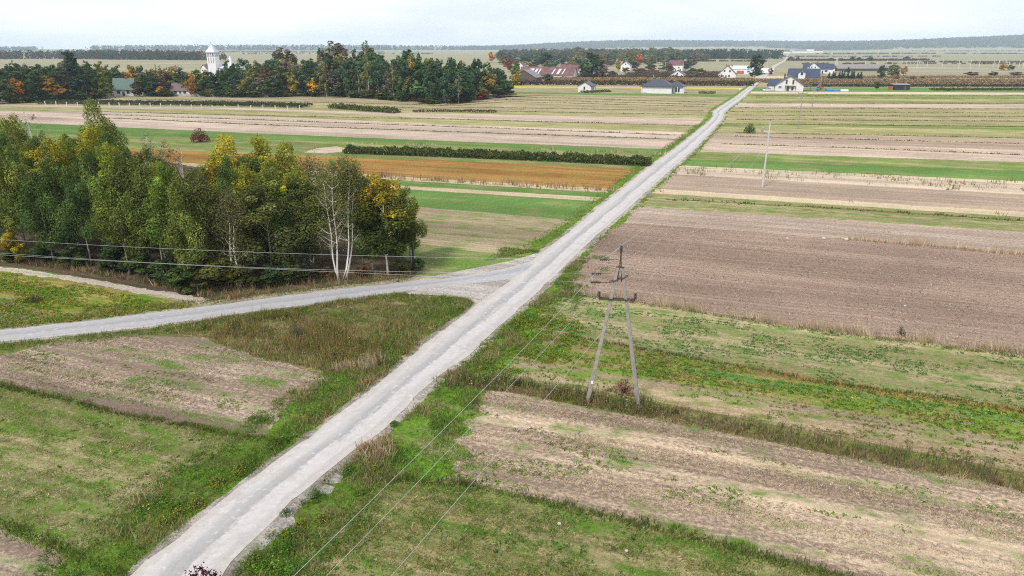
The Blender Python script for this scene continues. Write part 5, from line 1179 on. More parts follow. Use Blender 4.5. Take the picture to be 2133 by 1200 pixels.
for a_ in [(500, 985, .42, .75, 420, .07, YG, 'yellow green leafy weed highest on the left roadside'),
           (455, 1010, .55, .6, 420, .07, YG, 'wide yellow green weed below the highest on the left roadside'),
           (410, 1058, .45, .85, 420, .07, YG, 'upright yellow green weed midway down the left roadside'),
           (372, 1075, .35, .5, 300, .07, YG, 'small yellowish weed right of the lowest left roadside pair'),
           (343, 1093, .5, .6, 380, .07, YG, 'bushy yellow weed lowest on the left roadside'),
           (728, 985, .38, .5, 320, .07, GG, 'round green weed beside the dead bracken on the right roadside'),
           (596, 1072, .36, .35, 260, .06, GG + [(.6, .6, .5)], 'white flowered low weed on the gravel edge'),
           (628, 1096, .35, .5, 280, .07, YG, 'yellow green weed next to the grey gravel patch'),
           (672, 1088, .45, .6, 340, .07, YG, 'yellow green weed right of the gravel patch'),
           (608, 1118, .55, .6, 420, .08, YG + GG, 'large mixed green weed clump low on the right roadside'),
           (600, 1148, .5, .4, 300, .09, GG, 'dark green rosette weed under the large mixed clump'),
           (532, 1172, .5, .7, 420, .07, YG + GG, 'tall green weed near the red leaved sapling'),
           (822, 886, .32, .32, 260, .07, GG, 'compact dark green weed alone on the right road edge'),
           (656, 1040, .5, .8, 360, .07, GG, 'dark leafy weed above the yellow green right roadside weeds'),
           (1300, 818, .8, 1.0, 520, .08, [(.26, .03, .025), (.18, .04, .02), (.1, .09, .03)], 'red leaved bush between the feet of the pylon'),
           (620, 705, .7, 1.5, 500, .07, [(.10, .075, .06), (.13, .10, .07)], 'dark grey brown shrub in the weed patch between the roads'),
           (700, 745, .8, 1.0, 500, .07, [(.26, .18, .03), (.2, .16, .03)], 'golden weed clump in the patch between the roads'),
           (428, 688, .45, 1.1, 360, .07, YG + GG, 'single bushy weed at the near edge of the side road'),
           (70, 630, .8, .9, 420, .09, [(.09, .055, .035), (.12, .08, .03)], 'dark brown weed clump in the yellow green crop'),
           (1875, 700, .4, .9, 300, .07, [(.05, .07, .02), (.07, .09, .025)], 'dark green weed standing in the pale grass edge')]:
    clump('leafy_weed', *a_)
clump('shrub', 1561, 277, 1.6, 2.6, 900, .22, [(.07, .13, .03), (.10, .16, .035), (.05, .10, .025)], 'solitary round green shrub in the field right of the road', 'shrub')
clump('shrub', 418, 296, 2.3, 3.3, 1100, .26, [(.20, .03, .03), (.15, .025, .03), (.11, .05, .03)], 'dark red rounded shrub behind the copse', 'shrub')
x, y = at(425, 1246)
o = thing('sapling', 'dark red leaved sapling at the bottom edge of the road', 'sapling', (x, y, 0))
m = MB(); LCs = []
for k in range(9):
    a = k * .7; m.tube([(0, 0, 0), (math.cos(a) * .25, math.sin(a) * .25, .6), (math.cos(a) * .6, math.sin(a) * .45, 1.0 + .08 * (k % 4))], [.015, .01, .004], 4); LCs.append((math.cos(a) * .5, math.sin(a) * .4, .9 + .08 * (k % 4)))
m.build('stem', M_BARK, o)
C = np.array(LCs)[rng.integers(0, 9, 420)] + rng.normal(0, .14, (420, 3)); V = quads(C, rng.normal(0, 1, (420, 3)) + np.array([0, 0, .8]), .12 * rng.uniform(.6, 1.4, 420))
cc = np.array([[.075, .022, .032]]) * rng.lognormal(0, .35, (420, 1))
link('foliage', mesh_np('foliage', V, np.arange(1680).reshape(-1, 4), np.repeat(cc, 4, 0)), o, M_GRASS)
# dead bracken at the road edge
PK = along(atv([(735, 945), (800, 925), (790, 955), (760, 960)]), .9, 40)
blades('dead_bracken', offroad(PK), (.35, .8), .05, 6, .9, [(.42, .31, .18), (.48, .36, .22), (.34, .23, .12)], 'brown dead bracken at the right edge of the main road', 'grass')
PK = along(atv([(930, 790), (960, 775), (945, 800)]), .6, 40)
blades('dead_bracken', offroad(PK), (.3, .7), .05, 6, .8, DRY, 'tan dead grass where the weed margin meets the road', 'grass')
PK = along(atv([(470, 625), (530, 612)]), .8, 30)
blades('dead_bracken', offroad(PK), (.3, .8), .05, 6, .7, [(.38, .26, .13), (.3, .2, .1)], 'tan dead grass heap at the corner of the copse', 'grass')

# ------------------------------------------------------------ poles and wires
def taper_beam(p0, p1, w0, w1, d0, d1):
    p0, p1 = Vector(p0), Vector(p1); ax = (p1 - p0).normalized(); s = Vector((GC, GS, 0)); s = (s - ax * s.dot(ax)).normalized(); t = ax.cross(s)
    vs = [];
    for p, w_, d_ in ((p0, w0, d0), (p1, w1, d1)):
        for i, j in ((-1, -1), (1, -1), (1, 1), (-1, 1)): vs.append(p + s * i * w_ / 2 + t * j * d_ / 2)
    return vs, [(3, 2, 1, 0), (4, 5, 6, 7), (0, 1, 5, 4), (1, 2, 6, 5), (2, 3, 7, 6), (3, 0, 4, 7)]
XL, YL = at(1222, 838); XR, YR = at(1331, 845)
cx, cy = (XL + XR) / 2, (YL + YR) / 2
PT = Vector((0, 0, 10.0))                                             # apex, above the middle of the feet
pole = thing('power_pylon', 'tall a-shaped concrete power pole with two legs standing in the weed margin', 'power pole', (cx, cy, 0))
fl, fr = Vector((XL - cx, YL - cy, -.3)), Vector((XR - cx, YR - cy, -.3))
sx_ = (fr - fl).normalized(); 
tl, tr = PT - sx_ * .13 + Vector((0, 0, -.65)), PT + sx_ * .13 + Vector((0, 0, -.65))
for a_, b_ in ((fl, tl), (fr, tr)):
    m = MB(); m.add(*taper_beam(a_, b_, .27, .15, .22, .14)); lg = m.build('leg', M['conc'], pole)
    mm = MB(); mm.add(*taper_beam(a_.lerp(b_, .05), a_.lerp(b_, .97), .09, .05, .24, .155)); mm.build('leg_web', M['conc'], lg)
m = MB()
m.tube([tl + Vector((0, 0, -.9)), PT + Vector((0, 0, .12))], .035, 5); m.tube([tr + Vector((0, 0, -.9)), PT + Vector((0, 0, .12))], .035, 5); m.tube([PT + Vector((0, 0, -.4)), PT + Vector((0, 0, .35))], .05, 6)
m.box(tuple(PT + Vector((0, 0, -.62))), (.5, .12, .08), GA); m.build('top_bracket', M['steel'], pole)
def on_leg(z, side):
    f, t = (fl, tl) if side < 0 else (fr, tr); k = (z - f.z) / (t.z - f.z); return f.lerp(t, k)
ZC = 7.3; cl_, cr_ = on_leg(ZC, -1) - sx_ * .75, on_leg(ZC, 1) + sx_ * .55
m = MB(); 
for o_ in (-.13, .13):
    n_ = Vector((-sx_.y, sx_.x, 0)) * o_; m.tube([cl_ + n_, cr_ + n_], .055, 4)
m.build('crossarm', M['steel'], pole)
ZD = 8.55; ml, mr_ = on_leg(ZD, -1), on_leg(ZD, 1)
m = MB(); 
for o_ in (-.12, .12):
    n_ = Vector((-sx_.y, sx_.x, 0)) * o_; m.tube([ml - sx_ * .35 + n_ + Vector((0, 0, -.15)), mr_ + sx_ * .25 + n_ + Vector((0, 0, .3))], .035, 4)
m.build('middle_bracket', M['steel'], pole)
def insulator(p, q, parent=None, r=.11, nd=5):
    p, q = Vector(p), Vector(q); pts = []; rad = []
    for k in range(nd):
        for e, rr_ in ((0, .5), (.3, 1), (.6, 1), (.8, .5)): t = (k + e) / nd; pts.append(p.lerp(q, t)); rad.append(r * rr_)
    pts.append(q); rad.append(r * .4); m = MB(); m.tube(pts, rad, 8); return m.build('insulator', M['insul'], parent, True)
top_ins = PT + Vector((0, 0, .35)); insulator(top_ins, top_ins + Vector((0, 0, .42)), pole)
insulator(cl_ + Vector((0, 0, .05)), cl_ + Vector((0, 0, .47)), pole); insulator(cr_ + Vector((0, 0, .05)), cr_ + Vector((0, 0, .47)), pole)
WL = Vector((-1, .12, -.02)).normalized()
br0 = [PT + Vector((-.12, 0, -.15)), ml - sx_ * .3 + Vector((0, .1, .35)), ml - sx_ * .35 + Vector((0, -.12, -.15))]
br_end = []
for p in br0: insulator(p + WL * .55, p + WL * 1.15, pole, .075); br_end.append(p + WL * 1.25)
m = MB(); [m.tube([p, p + WL * .55], .02, 4) for p in br0]; m.build('strain_rod', M['steel'], pole)
m = MB()
def sag_pts(a, b, s, n=24): return [Vector(a).lerp(Vector(b), k / n) - Vector((0, 0, 4 * s * (k / n) * (1 - k / n))) for k in range(n + 1)]
tops = [top_ins + Vector((0, 0, .42)), cl_ + Vector((0, 0, .47)), cr_ + Vector((0, 0, .47))]
m.tube(sag_pts(br_end[1], ml + Vector((.05, 0, -.2)), .9, 14), .012, 4); m.tube(sag_pts(br_end[2], tops[1], .9, 14), .012, 4); m.tube(sag_pts(br_end[0], tops[0], .15, 10), .012, 4)
m.build('jumper_wire', M['wire'], pole)
pl_ = on_leg(1.55, -1); m = MB(); m.box((pl_.x - .02, pl_.y - .15, pl_.z), (.17, .012, .24), math.atan2(sx_.y, sx_.x)); m.build('number_plate', M['plate'], pole)
OFF = Vector((cx, cy, 0))
# next poles of the line
def mast(name, u, vb, vt, label, mat, w0=.30, w1=.17, arm=None, group=None, cat='power pole', pins=3):
    x, y = at(u, vb); h = zat(vt, y); o = thing(name, label, cat, (x, y, 0), GA, group)
    m = MB(); m.tube([(0, 0, -.3), (0, 0, h)], [w0 / 2, w1 / 2], 7); m.build('pole', mat, o)
    ends = [(0, 0, h)]
    if arm:
        m = MB(); m.box((0, 0, h - .45), (arm, .09, .09)); m.build('crossarm', M['steel'], o)
        for sx in (-1, 1): insulator((sx * arm * .46, 0, h - .40), (sx * arm * .46, 0, h - .05), o, .07, 3); ends.append((sx * arm * .46, 0, h - .05))
    insulator((0, 0, h), (0, 0, h + .35), o, .07, 3)
    W = [Vector((x, y, 0)) + Vector((GC * e[0], GS * e[0], e[2])) for e in ends]; return o, W
n1, W1 = mast('utility_pole', 1588, 390, 252, 'tall pale concrete pole alone in the ploughed strips right of the road', M['conc_l'], .36, .2, None)
n2, W2 = mast('utility_pole', 1662, 269, 191, 'thin grey pole with crossarm in the fields beyond the tall pale pole', M['conc'], .3, .18, 2.4)
n3, W3 = mast('utility_pole', 1691, 226, 184, 'thin grey pole standing behind the crossarm pole', M['conc'], .3, .18, None)
n4, W4 = mast('utility_pole', 1709, 181, 154, 'brownish pole with crossarm right of the white house', M['conc'], .4, .25, 3)
W1 = [W1[0], W1[0] + Vector((-GC * .9, -GS * .9, -1.6)), W1[0] + Vector((GC * .9, GS * .9, -1.6))]
# its narrow crossarm
m = MB(); h1 = W1[0].z; m.box((0, 0, h1 - 1.75), (1.9, .09, .09)); m.build('crossarm', M['conc_l'], n1)
def wire(a, b, s, label, group=None, rad=.0068):
    m = MB(); m.tube(sag_pts(a, b, s), rad, 4); return tag(m.build('power_line', M['wire'], None, True), label, 'wire', group)
NEAR = [(15, 'pole top'), (0, 'left arm'), (0, 'right arm')]
exits = [(612, 1200), (680, 1200), (815, 1200)]
for i, (tp, eu) in enumerate(zip(tops, exits)):
    a = tp + OFF
    # aim the wire so that it leaves the field of view where the photo shows it
    d = Vector((-.43, -.90)); ru = (eu[0] - 1066.5) / (CP * FPX - SP * 600); 
    s_ = (a.x - ru * a.y) / (d.x - ru * d.y) * -1
    s_ = (ru * a.y - a.x) / (d.x - ru * d.y)
    yv = a.y + d.y * s_; zv = CAM_H + yv * (-(SP * FPX + CP * 600)) / (CP * FPX - SP * 600)
    b = Vector((a.x + d.x * 78, a.y + d.y * 78, a.z)); k = s_ / 78.0; sag = max(.3, (a.z - zv) / (4 * k * (1 - k)))
    wire(a, b, min(sag, 4.0), ['power wire running from the pylon top towards the bottom of the picture', 'power wire running from the left insulator of the pylon down the picture', 'power wire running from the right insulator of the pylon down the picture'][i])
    wire(a, W1[i], 1.1, ['power wire from the pylon top to the tall pale pole', 'power wire from the left insulator to the tall pale pole', 'power wire from the right insulator to the tall pale pole'][i], rad=.0075)
    wire(W1[i], W2[i], 1.2, 'thin power wire between the tall pale pole and the crossarm pole', 'wires beyond the tall pale pole', .008)
for i, (be, vv) in enumerate(zip(br_end, (499, 527, 531))):
    a = be + OFF; Yl = [47.5, 48.4, 46.6][i]; z0 = zat(vv, Yl); x0 = xat(0, Yl, z0); p0 = Vector((x0, Yl, z0)); d = p0 - a
    b = a + d * 1.75; b.z = a.z; k = 1 / 1.75; sag = max(.1, (a.z - z0) / (4 * k * (1 - k)))
    wire(a, b, sag, ['uppermost wire crossing in front of the copse to the left', 'middle wire of the three crossing in front of the copse', 'lowest wire of the three crossing in front of the copse'][i])
# green post with cap at the copse end
x, y = at(862, 556); hp = zat(481, y)
o = thing('green_post', 'dark green post with a small dark cap and box beside the copse end', 'post', (x, y, 0), .2)
m = MB(); m.tube([(0, 0, -.2), (0, 0, hp - .15)], [.14, .12], 8); m.build('post', M['gpost'], o, False)
m = MB(); m.add([(-.42, -.3, hp - .25), (.42, -.3, hp - .25), (.42, .3, hp - .05), (-.42, .3, hp - .05), (-.42, -.3, hp - .19), (.42, -.3, hp - .19), (.42, .3, hp + .01), (-.42, .3, hp + .01)], [(3, 2, 1, 0), (4, 5, 6, 7), (0, 1, 5, 4), (1, 2, 6, 5), (2, 3, 7, 6), (3, 0, 4, 7)]); m.build('cap', M['black'], o)
m = MB(); m.box((.17, -.02, .9), (.16, .2, .5)); m.build('junction_box', M['conc_l'], o)
for i, (u, vb, vt) in enumerate([(1337, 150, 132), (1385, 148, 129), (1377, 146, 131), (1463, 149, 130), (1515, 142, 130), (1286, 142, 129), (1361, 167, 155), (1833, 145, 131), (1597, 146, 127)]):
    mast('utility_pole', u, vb, vt, 'thin grey village pole among the gardens', M['conc_l'], .45, .3, None, 'thin poles about the village')
for i, (xz, tp) in enumerate(zip([1015, 1100, 1165, 1305, 1380, 1450, 1557, 1672, 1753, 1815, 1914, 1950, 2023, 2095, 2125], [258, 258, 255, 258, 252, 262, 245, 248, 244, 252, 246, 252, 262, 248, 250])):
    mast('line_mast', 1500 + .2968 * xz, 50 + .2968 * 308, 50 + .2968 * tp, 'white slender mast in the row along the far railway line', M['conc_w'], .55, .4, None, 'white masts in the far row', 'mast')
RW = MB()
ptsw = [Vector((*at(1640 + k * 35, 141.4), 7.5)) for k in range(16)]
RW.tube(ptsw, .06, 3); tag(RW.build('overhead_wire', M['wire']), 'overhead wire strung along the row of far white masts', 'wire')
for sx in (0, 3):                                                     # double lattice mast
    x, y = at(1739 + sx, 145); h = zat(121, y); o = thing('lattice_mast', 'pale latticed mast, %s of the pair left of the far row' % ('left' if sx == 0 else 'right'), 'mast', (x, y, 0))
    for a_ in (-.5, .5): m = MB(); m.tube([(a_, 0, 0), (a_ * .4, 0, h)], .12, 5); m.build('leg', M['conc_w'], o)
    m = MB(); [m.tube([(-.5 + .06 * k, 0, h * k / 6), (.5 - .06 * k, 0, h * (k + 1) / 6)], .07, 4) for k in range(6)]; m.build('brace', M['conc_w'], o)
ngon('gravel_lot', [(1690, 144.5), (1790, 141), (1900, 139.5), (2060, 141.5), (2060, 144), (1900, 143), (1790, 144.5)], MAT['gravel'], .01, .6, 6, seed=55)

# ------------------------------------------------------------ fence of pale posts, garden wall
FP = [(95, 219.5), (200, 221), (330, 224.2), (440, 227.8), (500, 227.6), (625, 229)]
Q = res(atv(FP), 24)
fo = thing('post_fence', 'line of short whitish posts before the shrub rows', 'fence', (Q[0][0], Q[0][1], 0))
pm = MB(); pm.box((0, 0, .8), (.22, .22, 1.75)); first = None
for i, (x, y) in enumerate(Q):
    if first is None: p_ = pm.build('post', M['conc_w'], fo); first = p_
    else: p_ = first.copy(); COL.objects.link(p_); p_.parent = fo
    p_.location = (x - Q[0][0], y - Q[0][1], rnd.uniform(-.2, .1)); p_.rotation_euler = (rnd.uniform(-.07, .07), rnd.uniform(-.07, .07), 0)
m = MB()
for zz in (.6, 1.3): m.tube([(x - Q[0][0], y - Q[0][1], zz) for x, y in Q], .012, 3)
m.build('fence_wire', M['wire'], fo)
Q = res(atv([(296, 199.8), (380, 200.6), (470, 201.5), (560, 202.2)]), 26)
fo = thing('garden_wall', 'low pale concrete garden wall before the left wood', 'wall', (Q[0][0], Q[0][1], 0)); first = fp = None
for i in range(25):
    a_, b_ = Q[i], Q[i + 1]; c_ = (a_ + b_) / 2 - Q[0]; ln = np.linalg.norm(b_ - a_); rz = math.atan2(b_[1] - a_[1], b_[0] - a_[0])
    if first is None:
        m = MB(); m.box((0, 0, .6), (ln - .2, .06, 1.2)); first = p_ = m.build('panel', M['stone'], fo)
        m = MB(); m.box((0, 0, .66), (.16, .16, 1.32)); fp = q_ = m.build('post', M['conc'], fo)
    else:
        p_ = first.copy(); COL.objects.link(p_); p_.parent = fo; q_ = fp.copy(); COL.objects.link(q_); q_.parent = fo
    p_.location = (c_[0], c_[1], 0); p_.rotation_euler = (0, 0, rz); q_.location = (a_[0] - Q[0][0], a_[1] - Q[0][1], 0)

# ------------------------------------------------------------ buildings
def gable(parent, L, W, hw, hr, wall, roof, over=.5, off=(0, 0, 0), axis='y', th=.18, rname='roof', wname='wall'):
    """ridge along axis; L along the ridge, W across it"""
    ox, oy, oz = off
    def tr(a, b, z): return (ox + b, oy + a, oz + z) if axis == 'y' else (ox + a, oy + b, oz + z)
    m = MB(); pr = [(-W / 2, 0), (W / 2, 0), (W / 2, hw), (0, hw + hr), (-W / 2, hw)]; n_ = 5
    vs = [tr(-L / 2, b, z) for b, z in pr] + [tr(L / 2, b, z) for b, z in pr]
    m.add(vs, [tuple(range(5)), tuple(range(5, 10))] + [(i, (i + 1) % 5, 5 + (i + 1) % 5, 5 + i) for i in (0, 1, 4)]); wo = m.build(wname, wall, parent)
    m = MB(); sl = hr / (W / 2); e = over
    for s in (-1, 1):
        p = [(0, hw + hr + .03), (s * (W / 2 + e), hw + .03 - sl * e), (s * (W / 2 + e), hw + .03 + th - sl * e), (0, hw + hr + .03 + th)]
        vs = [tr(-L / 2 - e, b, z) for b, z in p] + [tr(L / 2 + e, b, z) for b, z in p]
        m.add(vs, [(0, 1, 2, 3), (7, 6, 5, 4)] + [(i, (i + 1) % 4, 4 + (i + 1) % 4, 4 + i) for i in range(4)])
    ro = m.build(rname, roof, parent); return wo, ro
def hip(parent, L, W, hw, hr, wall, roof, over=.6, off=(0, 0, 0)):
    ox, oy, oz = off; m = MB(); m.box((ox, oy, hw / 2), (L, W, hw)); wo = m.build('wall', wall, parent)
    l, w_ = L / 2 + over, W / 2 + over; r = max(0.2, L / 2 - W / 2)
    m = MB(); m.add([(ox - l, oy - w_, hw + .02), (ox + l, oy - w_, hw + .02), (ox + l, oy + w_, hw + .02), (ox - l, oy + w_, hw + .02), (ox - l, oy - w_, hw + .2), (ox + l, oy - w_, hw + .2), (ox + l, oy + w_, hw + .2), (ox - l, oy + w_, hw + .2), (ox - r, oy, hw + hr), (ox + r, oy, hw + hr)],
                  [(3, 2, 1, 0), (0, 1, 5, 4), (1, 2, 6, 5), (2, 3, 7, 6), (3, 0, 4, 7), (4, 5, 9, 8), (5, 6, 9), (6, 7, 8, 9), (7, 4, 8)]); return wo, m.build('roof', roof, parent)
def win(parent, x, y, z, w_, h, face='f', frame=None, glass=None, name='window'):
    """face f: facing -y, r: facing +x"""
    fr = MB(); gl = MB(); e = .06
    if face == 'f':
        fr.box((x, y - .03, z), (w_, .08, h)); gl.box((x - w_ * .24, y - .075, z), (w_ * .40, .03, h - .2)); gl.box((x + w_ * .24, y - .075, z), (w_ * .40, .03, h - .2))
    else:
        s = 1 if face == 'r' else -1
        fr.box((x + .03 * s, y, z), (.08, w_, h)); gl.box((x + .075 * s, y - w_ * .24, z), (.03, w_ * .40, h - .2)); gl.box((x + .075 * s, y + w_ * .24, z), (.03, w_ * .40, h - .2))
    f = fr.build(name, frame or M['frame'], parent); gl.build('pane', glass or M['glass'], f); return f
def door(parent, x, y, w_, h, mat=None, face='f'):
    m = MB(); m.box((x, y - .04, h / 2) if face == 'f' else (x + .04, y, h / 2), (w_, .1, h) if face == 'f' else (.1, w_, h)); d = m.build('door', mat or M['dframe'], parent)
    m = MB(); m.box((x + w_ * .35, y - .12, h / 2) if face == 'f' else (x + .12, y + w_ * .35, h / 2), (.06, .06, .16)); m.build('handle', M['plate'], d)
def chimney(parent, x, y, z0, z1, s=.7, mat=None):
    m = MB(); m.box((x, y, (z0 + z1) / 2), (s, s, z1 - z0)); m.box((x, y, z1 + .06), (s + .16, s + .16, .12)); m.build('chimney', mat or M['brick'], parent)
def site(name, label, u, v, cat='house', rz=GA, group=None, push=0.0):
    x, y = at(u, v); d = math.hypot(x, y); return thing(name, label, cat, (x + x / d * push, y + y / d * push, 0), rz, group)
# white house with dark roof by the road
h = site('white_house', 'large white gabled house with a dark roof beside the road', 1642, 190, push=6)
gable(h, 12, 14, 3.0, 4.7, M['cream'], M['slate'], .7); fy = -6
gable(h, 7, 8, 2.8, 2.4, M['cream'], M['navy'], .5, (-6.6, 2.5, 0), 'x', rname='wing_roof', wname='wing_wall')
win(h, -1.6, fy, 4.6, .9, 2.2, 'f', M['dframe']); win(h, 1.7, fy, 4.6, .9, 2.2, 'f', M['dframe']); win(h, -4.6, fy, 2.0, 1.7, 1.3, 'f', M['frame'], M['bluep'])
door(h, -.6, fy, 1.3, 2.3); win(h, 1.6, fy, 1.3, 1.0, 1.8, 'f', M['dframe'])
m = MB(); m.box((.5, fy - .7, 2.75), (5.4, 1.4, .14)); [m.box((q, fy - 1.3, 1.34), (.14, .14, 2.68)) for q in (-2.0, 3.0)]; m.build('porch', M['dframe'], h)
m = MB(); m.box((9.2, -1.5, 2.9), (3.6, 6, .15)); [m.box((10.7, q, 1.41), (.15, .15, 2.82)) for q in (-4.2, 1.2)]; m.build('carport', M['slate'], h)
chimney(h, -2.6, 1.0, 5.8, 8.4, .8, M['dframe']); 
h = site('dark_roof_house', 'dark roofed house with arched dormer behind the large white house', 1672, 171, push=8)
gable(h, 19, 12, 3.2, 5.0, M['white'], M['navy'], .6, (0, 0, 0), 'x')
gable(h, 6, 4.4, 5.6, 1.3, M['white'], M['navy'], .35, (-1.5, -4.2, 0), 'y', rname='dormer_roof', wname='dormer'); win(h, -1.5, -7.2, 5.3, 1.6, 1.9, 'f', M['dframe'])
win(h, 4.5, -6, 1.7, 1.3, 1.3); win(h, 7.0, -6, 1.7, 1.3, 1.3); chimney(h, 3, 1, 7, 9.6)
h = site('blue_roof_house', 'white gabled house with blue black roof wings further back', 1698, 153.5, push=8)
gable(h, 12, 14, 3.4, 5.6, M['white'], M['navy'], .7, (-2.5, -1, 0)); gable(h, 24, 9, 4.0, 4.0, M['white'], M['navy'], .6, (2, 3, 0), 'x', rname='wing_roof', wname='wing_wall')
for q in (-5.6, -2.5, .6): win(h, q, -7, 2.0, 1.2, 1.3, 'f', M['dframe'])
for q in (-3.9, -1.1): win(h, q, -7, 5.2, 1.1, 1.3, 'f', M['dframe'])
win(h, 8.5, -1.5, 2.0, 2.2, 1.5, 'f', M['dframe']); chimney(h, 1, 3, 7.5, 10.6); door(h, 5.5, -1.5, 1.3, 2.3)
h = site('white_cottage', 'white steep gabled house with dark roof left of the lone dark tree', 1514, 163, push=5)
gable(h, 11, 13, 2.9, 6.0, M['white'], M['brownroof'], .6)
for q in (-1.9, 1.9): win(h, q, -5.5, 5.1, 1.1, 1.4, 'f', M['dframe'])
win(h, -3.8, -5.5, 1.7, 1.2, 1.3, 'f', M['dframe']); win(h, 1.6, -5.5, 1.7, 1.2, 1.3, 'f', M['dframe']); door(h, -.6, -5.5, 1.1, 2.1)
win(h, 6.5, -1, 1.8, 1.4, 1.3, 'r', M['dframe']); chimney(h, -1.0, 1.0, 7.6, 9.8)
h = site('low_building', 'long low white outbuilding with orange patches right of the steep gabled house', 1547, 155, push=6)
gable(h, 16, 12, 4.2, 2.6, M['white'], M['tin'], .4, (0, 0, 0), 'x'); m = MB(); m.box((-2, -6.05, 1.6), (6, .1, 2.6)); m.build('gate', M['orange'], h); win(h, 4.5, -6, 2.4, 2.0, 1.4, 'f', M['dframe'], M['bluep'])
gable(h, 7, 8, 5.0, 2.6, M['white'], M['navy'], .4, (-10.5, 2, 0), 'y', rname='annex_roof', wname='annex'); win(h, -10.5, -1.5, 3.0, 1.4, 1.4, 'f', M['dframe'])
h = site('white_trailer', 'white box trailer parked by the road bend', 1597, 155, 'trailer', GA + .15)
m = MB(); m.box((0, 0, 3.1), (10, 2.8, 4.2)); m.build('body', M['white'], h); m = MB(); m.box((0, 0, .85), (9.6, 1.0, .3)); m.build('chassis', M['black'], h)
for q in (-3.4, -2.0, 3.4):
    for s in (-1, 1): m = MB(); m.tube([(q, s * 1.15, .55), (q, s * 1.4, .55)], .55, 12); m.build('wheel', M['rubber'], h)
# new hip roofed house
h = site('new_house', 'new white bungalow with a large dark hipped roof', 1376, 195, push=6)
hip(h, 15, 11, 3.2, 3.6, M['white'], M['slate'], .8, (-1.5, 0, 0)); hip(h, 8, 8, 3.0, 2.9, M['white'], M['slate'], .7, (7.2, 2.6, 0))
for q in ((-8.9, -6.1), (8.6, -3.0), (11.6, -2.4)): m = MB(); m.box((q[0], q[1], 1.55), (.28, .28, 3.1)); m.build('pillar', M['white'], h)
m = MB(); m.box((6.08, -2.6, 1.3), (.1, 1.3, 2.4)); m.build('door', M['dframe'], h); win(h, 8.4, -1.4, 1.6, 2.2, 2.0, 'f', M['dframe'])
win(h, 6.0, -4.3, 1.7, 1.2, 1.5, 'r', M['dframe'])
m = MB(); m.box((-7.5, -6.4, .3), (2.2, .8, .6)); m.build('step', M['conc_l'], h)
h = site('small_white_house', 'small white house with a dark blue roof left of the new bungalow', 1222, 191.5, push=4)
gable(h, 9.5, 6.8, 3.0, 1.9, M['white'], M['slate'], .5)
win(h, -.2, -4.75, 1.9, .9, 1.5, 'f', M['dframe']); win(h, 3.4, 1.0, 1.8, 1.2, 1.3, 'r', M['dframe']); m = MB(); m.box((4.0, -2.8, 2.7), (2.0, 4.0, .14)); [m.box((4.8, q, 1.32), (.14, .14, 2.6)) for q in (-4.5, -1.1)]; m.build('porch', M['slate'], h); door(h, 3.4, -2.8, 1.0, 2.1, face='r')
# farm
h = site('grey_shed', 'old shed with a grey sagging roof at the left of the farm', 1098, 172.5, 'barn', GA, push=6)
gable(h, 14, 16, 3.4, 4.6, M['wood'], M['greyroof'], .5, (0, 0, 0), 'y'); m = MB(); m.box((0, -7.06, 1.5), (4, .1, 3.0)); m.build('gate', M['dframe'], h)
h = site('red_barn', 'long farm barn with a rusty red roof patched in white', 1142, 166, 'barn', GA, push=8)
gable(h, 40, 14, 3.2, 5.2, M['cream'], M['redroof'], .5, (0, 0, 0), 'x')
for q, wq in ((-14, 3.2), (-9.5, 1.6), (-6.6, 1.0), (4, .9), (7.6, 1.8), (11.5, .8)):
    m = MB(); sl = 5.2 / 7; m.add([(q, -6.5, 3.2 + .23 + sl * .5), (q + wq, -6.5, 3.2 + .23 + sl * .5), (q + wq + 1.2, -1.8, 3.2 + .23 + sl * 5.2), (q + 1.2, -1.8, 3.2 + .23 + sl * 5.2)], [(0, 1, 2, 3)])
    bm_ = m.build('roof_patch', M['tin'], h)
    md = bm_.modifiers.new('thick', 'SOLIDIFY'); md.thickness = .03; md.offset = 1
for q in (-12, -4, 5, 13): win(h, q, -7, 1.7, 1.6, 1.2, 'f', M['dframe'])
h = site('tin_barn', 'gabled barn with a pale tin roof slope right of the red barn', 1176, 163, 'barn', GA - .25, push=6)
gable(h, 16, 15, 3.0, 4.4, M['wood'], M['greyroof'], .5); m = MB(); sl = 4.4 / 7.5; m.add([(.4, -8.3, 7.55 - sl * .2), (7.6, -8.3, 3.35), (7.6, 8.3, 3.35), (.4, 8.3, 7.55 - sl * .2)], [(0, 1, 2, 3)]); b_ = m.build('tin_sheet', M['tin'], h)
md = b_.modifiers.new('thick', 'SOLIDIFY'); md.thickness = .04; md.offset = 1
h = site('farm_house', 'brown roofed farmhouse with chimney behind the tin barn', 1188, 156, push=8)
gable(h, 16, 11, 3.4, 4.4, M['cream'], M['redroof'], .5, (0, 0, 0), 'x'); chimney(h, 2, 0, 7, 9); win(h, -4, -5.5, 1.9, 1.3, 1.3); win(h, 3, -5.5, 1.9, 1.3, 1.3)
def small_house(label, u, v, L, W, hw, hr, wall, roof, ax='y', rz=GA, ch=True, name='village_house', push=4):
    h = site(name, label, u, v, 'house', rz, push=push); gable(h, L, W, hw, hr, M[wall], M[roof], .5, (0, 0, 0), ax)
    a, b = (W, L) if ax == 'y' else (L, W)
    for q in (-a * .24, a * .24): win(h, q, -b / 2, hw * .55, 1.3, 1.4, 'f', M['dframe'])
    if hr > 3 and ax == 'y': win(h, 0, -b / 2, hw + hr * .3, 1.1, 1.2, 'f', M['dframe'])
    door(h, 0, -b / 2, 1.0, min(2.0, hw * .8), M['dframe'])
    if ch: chimney(h, a * .12, 0, hw + hr * .6, hw + hr + .9)
    return h
small_house('tall white house half hidden by trees in the village', 1304, 149, 9, 9, 5.5, 3.5, 'white', 'greyroof')
small_house('white house with a reddish roof far behind the village gardens', 1408, 147.5, 13, 11, 5.5, 4.0, 'white', 'redroof', 'x')
